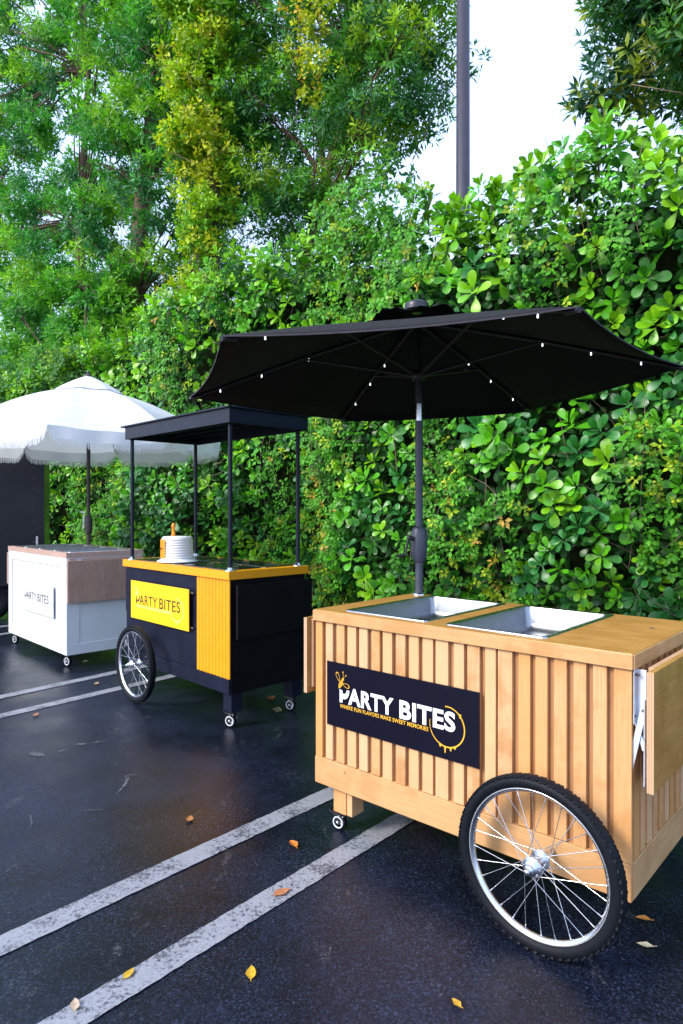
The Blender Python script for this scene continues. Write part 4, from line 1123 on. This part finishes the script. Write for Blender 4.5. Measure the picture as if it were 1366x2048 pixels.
# ================================================================== TREES
def make_tree(name, label, trunkpts, trunkr, region, nclump, per, Lr, cols, seed, K=8, cr=(.26, .52), mat='tree', twigs=0, cat='tree', group=None, branches=True):
    """region(r) -> clump centre in hedge axes (s, t, z)"""
    global rng
    rr = random.Random(seed); rng = np.random.default_rng(seed)
    o0 = np.array(HW(*trunkpts[0][:2], 0)); e = empty(name, tuple(o0), 0, label, cat, group)
    tp = [Vector(HW(*p) - o0) for p in trunkpts]
    if trunkr:
        B().tube(tp, [trunkr * (1 - .7 * i / (len(tp) - 1)) for i in range(len(tp))], 12).build('trunk', M['bark'], e)
    PP = []; AA = []; CCs = []; bb = B()
    for k in range(nclump):
        c = np.array(region(rr)); cw_ = HW(*c); rad = rr.uniform(*cr); m_ = int(per * (rad / .5) ** 2 * rr.uniform(.6, 1.3))
        d = unit(rng.normal(0, 1, (m_, 3))); q = d * (rng.uniform(.25, 1, (m_, 1)) ** .6) * rad * np.array([1.15, 1.0, .72])
        PP.append(cw_ + q); a = unit(d * .7 + np.array([[0, 0, .55]]) + .35 * OUT + rng.normal(0, .3, (m_, 3))); AA.append(a)
        col = np.array(cols[rr.randrange(len(cols))])
        CCs.append(np.repeat(col[None], m_, 0) * rng.uniform(.7, 1.3, (m_, 1)))
        if branches and trunkr and k % 6 == 0:
            i = min(range(len(tp)), key=lambda i: abs((tp[i].z + rr.uniform(.4, 2.2)) - cw_[2])); p0 = tp[i]; p1 = Vector(cw_ - o0)
            mid = p0.lerp(p1, .5) + Vector((rr.uniform(-.3, .3), rr.uniform(-.3, .3), rr.uniform(-.1, .5)))
            bb.tube([p0, p0.lerp(mid, .5) + Vector((0, 0, .1)), mid, mid.lerp(p1, .6), p1], [.034, .028, .020, .012, .005], 5, False)
            for j in range(3):
                p2 = p1 + Vector(d[j] * rad * .9) if m_ > 3 else p1
                bb.tube([mid.lerp(p1, .5), p1.lerp(p2, .4), p2], [.013, .009, .004], 4, False)
    if bb.v: bb.build('branches', M['bark'], e)
    P_ = np.concatenate(PP); A_ = np.concatenate(AA); C_ = np.concatenate(CCs); m_ = len(P_)
    F = whorls(P_, A_, K, rng.uniform(*Lr, m_), 20, 96, C_, .22, .25)
    tag(bulk('crown', 'lance' if K > 5 else 'small', F[0] - o0, F[1], F[2], F[3], F[4], M[mat], e), kind=None)
    if twigs:
        tw = B()
        for k in range(twigs):
            c = np.array(region(rr)); a = HW(*c) - o0; L_ = rr.uniform(.5, 1.8)
            pts = [Vector(a + np.array([rr.uniform(-.12, .12) * j, rr.uniform(-.1, .1) * j, -L_ * j / 5])) for j in range(6)]
            tw.tube(pts, [.006, .006, .005, .005, .004, .003], 3, False)
        tag(tw.build('hanging_twigs', M['twig'], e), kind='stuff')
    return e
G1 = [(.045, .25, .05), (.07, .32, .035), (.15, .45, .02), (.04, .20, .065), (.20, .46, .015)]
# far left tree
make_tree('broadleaf_tree', 'dark green tree at the far left above the white umbrella', [(-16.9, 8.2, 0), (-16.8, 8.3, 4), (-16.9, 8.3, 9), (-16.6, 8.4, 13)], .22,
          lambda r: (r.uniform(-25.5, -14.6), r.uniform(7.2, 9.6), r.uniform(3.6, 20)), 640, 42, (.15, .22), G1, 21, twigs=60, group='trees behind the hedge')
# tree with thick twiggy trunk
def reg2(r):
    while True:
        s, z = r.uniform(-14.8, -10.2), r.uniform(4.2, 14.2)
        if abs(s + 13.3) < .8 and z < 9.4 and r.random() < .85: continue
        if z < 7.2 and s > -12.6 and r.random() < .65: continue
        return (s, r.uniform(6.9, 9.), z)
make_tree('broadleaf_tree', 'tree with a thick trunk wrapped in dry vines at the upper left', [(-13.5, 7.9, 0), (-13.4, 7.9, 3), (-13.5, 7.9, 6), (-13.3, 8, 8.5), (-13.1, 8.2, 11), (-12.6, 8.3, 13.5)], .30,
          reg2, 310, 42, (.13, .19), G1, 22, twigs=170, group='trees behind the hedge')
# leaning trunks and central tree
def reg3(r):
    while True:
        s, z = r.uniform(-9.9, -5.75), r.uniform(4.7, 12.6)
        lim = 9.8 + (-s - 5) * .72
        if z > lim + .8: continue
        if s > -7.5 and z < 7.5 and r.random() < .93: continue
        if z < 6.6 and r.random() < .45: continue
        
        return (s + (.15 if z > 6 else 0), r.uniform(7.4, 9.), z)
make_tree('broadleaf_tree', 'open-crowned tree left of the lamp post with slanting branches', [(-9.6, 8.6, 0), (-9.4, 8.6, 3), (-8.9, 8.6, 5.5), (-8.1, 8.5, 7.3), (-7.1, 8.4, 9), (-6.6, 8.4, 11)], .17,
          reg3, 330, 40, (.115, .17), [(.08, .28, .03), (.13, .37, .02), (.06, .24, .045), (.24, .42, .015), (.05, .20, .06)], 23, twigs=40, group='trees behind the hedge')
make_tree('broadleaf_tree', 'thin leaning tree between the trunk wrapped in vines and the creeper-clad trunk', [(-10.9, 8.8, 0), (-11.3, 8.8, 4), (-11.9, 8.8, 6.6), (-12.5, 8.8, 9.2)], .12,
          lambda r: (r.uniform(-12.9, -10.2), r.uniform(8.2, 9.4), r.uniform(5.2, 10.5)), 80, 40, (.13, .18), G1, 27, twigs=150, group='trees behind the hedge')
# vine-clad column, its sunlit yellow put into the leaf colours
make_tree('creeper_clad_tree', 'tall trunk hidden in creeper with sunlit yellow-green put into its leaf colour', [(-9.75, 7.2, 0), (-9.7, 7.2, 4), (-9.6, 7.2, 8), (-9.5, 7.2, 13)], .20,
          lambda r: (-9.75 + r.gauss(0, .27) * (1 if r.random() < .85 else 1.6), 6.95 + r.uniform(-.3, .4), 5.2 + 8.3 * r.random() ** .8), 230, 62, (.09, .125),
          [(.32, .50, .012), (.42, .56, .014), (.24, .45, .012), (.14, .36, .015), (.44, .48, .02)], 24, K=5, cr=(.24, .42), mat='vine', branches=False, twigs=40)
make_tree('hanging_creeper', 'strand of creeper hanging from the central tree at the top, coloured sunlit yellow', [(-6.85, 6.95, 0), (-6.85, 6.95, 1)], 0,
          lambda r: (-6.9 + r.gauss(0, .16), 6.9 + r.uniform(-.1, .15), 7.4 + 2.9 * r.random() ** .7), 42, 50, (.07, .10), [(.44, .52, .015), (.38, .46, .015), (.55, .40, .03)], 25, K=5, cr=(.15, .26), mat='vine', branches=False, cat='creeper')  # the same sunlit yellow put into the strand's leaf colours
# lush lower foliage left of the hedge crest
make_tree('understorey_tree', 'bright leafy tree low at the left between the trunks and the hedge', [(-14.3, 7.2, 0), (-14.3, 7.2, 3.5), (-14.4, 7.2, 6.5)], .09,
          lambda r: (r.uniform(-18.5, -12.9), r.uniform(6.8, 7.8), r.uniform(3.9, 6.9 + .25 * r.random())), 150, 46, (.14, .20), [(.08, .32, .02), (.15, .42, .015), (.055, .27, .04)], 28, group='trees behind the hedge')
make_tree('shrub', 'small-leaved yellow-green shrub above the left side of the white umbrella', [(-12.6, 6.3, 0), (-12.6, 6.3, 2), (-12.6, 6.3, 4)], .05,
          lambda r: (r.uniform(-14.8, -11.1), r.uniform(5.3, 6.0), r.uniform(3.7, 4.35)), 46, 90, (.07, .10), [(.22, .40, .03), (.12, .30, .03), (.07, .22, .05)], 29, K=5, cr=(.22, .4), mat='vine', cat='shrub')
# right tree
def reg4(r):
    while True:
        s, z = r.uniform(-2.7, 1.6), r.uniform(5.2, 8.2)
        if z < 5.8 and s < -1.5: continue
        if s < -2.2 and 6.0 < z < 6.35: continue
        return (s, r.uniform(6.9, 8.2), z)
make_tree('broadleaf_tree', 'tree in dark, backlit-toned leaf colours overhanging from the upper right corner', [(.9, 8.0, 0), (.8, 8, 3), (.5, 7.9, 6), (-.2, 7.8, 8), (-.6, 7.8, 9)], .2,
          reg4, 260, 46, (.13, .19), [(.04, .16, .045), (.07, .22, .03), (.20, .27, .02), (.03, .12, .07)], 26, twigs=25, group='trees behind the hedge')  # backlit darkness and sunlit olive put into the leaf colours
rng = np.random.default_rng(5)

# ================================================================== FALLEN LEAVES
FL = [(-.208, 2.817, .045, .5, (.62, .20, .03), 'curled', 'curled orange leaf lying between the two near parking lines'),
      (-.225, 2.465, .050, -.9, (.50, .20, .09), 'flat', 'flat rust-brown leaf on the nearer white line'),
      (-.281, 2.036, .042, .1, (.70, .42, .03), 'flat', 'yellow pointed leaf on bare asphalt near the bottom centre'),
      (-.661, 2.032, .034, -.3, (.62, .38, .04), 'flat', 'small ochre leaf on the nearer white line at lower left'),
      (-.708, 3.054, .040, .1, (.46, .20, .06), 'flat', 'small brown leaf alone on the asphalt beyond the near lines'),
      (1.062, 2.302, .034, 1.2, (.52, .22, .05), 'curled', 'small orange-brown leaf right of the large spoked wheel'),
      (1.005, 2.165, .035, 1.2, (.48, .43, .30), 'flat', 'pale beige leaf right of the large spoked wheel'),
      (.336, 1.91, .028, .5, (.66, .36, .04), 'flat', 'small yellow leaf at the bottom edge below the large wheel'),
      (-.777, 1.905, .035, .4, (.55, .42, .30), 'flat', 'pale brown scrap of leaf on the line in the bottom left corner'),
      (-2.149, 4.605, .05, .3, (.45, .20, .12), 'flat', 'tiny reddish leaf beside the far white line at the left'),
      (-2.034, 5.435, .055, .2, (.42, .30, .18), 'flat', 'tan leaf between the two far white lines'),
      (-.536, 5.002, .075, .2, (.42, .15, .05), 'curled', 'rusty leaf under the black cart beside its rear caster'),
      (-.462, 4.716, .09, .1, (.42, .36, .24), 'flat', 'long straw-coloured leaf under the black cart'),
      (-2.433, 6.199, .07, .4, (.70, .66, .45), 'curled', 'cream leaf on the wet ground beside the white cart caster'),
      (-3.6, 6.0, .06, .8, (.50, .46, .38), 'flat', 'pale leaf on the asphalt at the far left below the white cart')]
for (x, y_, L_, a, c, kind, lab) in FL:
    b = B(); vs = []; fs = []; ws = [0.04, .30, .42, .36, .20, .02]; n_ = len(ws); cu = .30 if kind == 'curled' else .10
    for i, w in enumerate(ws):
        tt = i / (n_ - 1)
        for j in (-1, -.5, 0, .5, 1):
            jag = 1 + (rnd.uniform(-.18, .12) if abs(j) == 1 else 0)
            vs.append((j * w * L_ * jag, (tt - .5) * L_ * 1.5, .004 + L_ * (cu * (j * j) * w * 1.6 + cu * .8 * (tt - .5) ** 2 + (.02 * math.sin(i * 3 + j * 2)))))
    for i in range(n_ - 1):
        for j in range(4): q = i * 5 + j; fs.append((q, q + 1, q + 6, q + 5))
    b.add(vs, fs, True)
    b.tube([(0, -.75 * L_, .006), (0.01 * L_, -1.05 * L_, .008)], .0012, 4)
    me = b.mesh('fallen_leaf'); at = me.attributes.new('tone', 'FLOAT_COLOR', 'POINT')
    for d_ in at.data: k = rnd.uniform(.85, 1.1); d_.color = (c[0] * k, c[1] * k, c[2] * k, 1)
    o = obj('fallen_leaf', me, M['fallen'], None, (x, y_, .005), (0, 0, a)); tag(o, lab, 'leaf', 'fallen leaves on the asphalt')
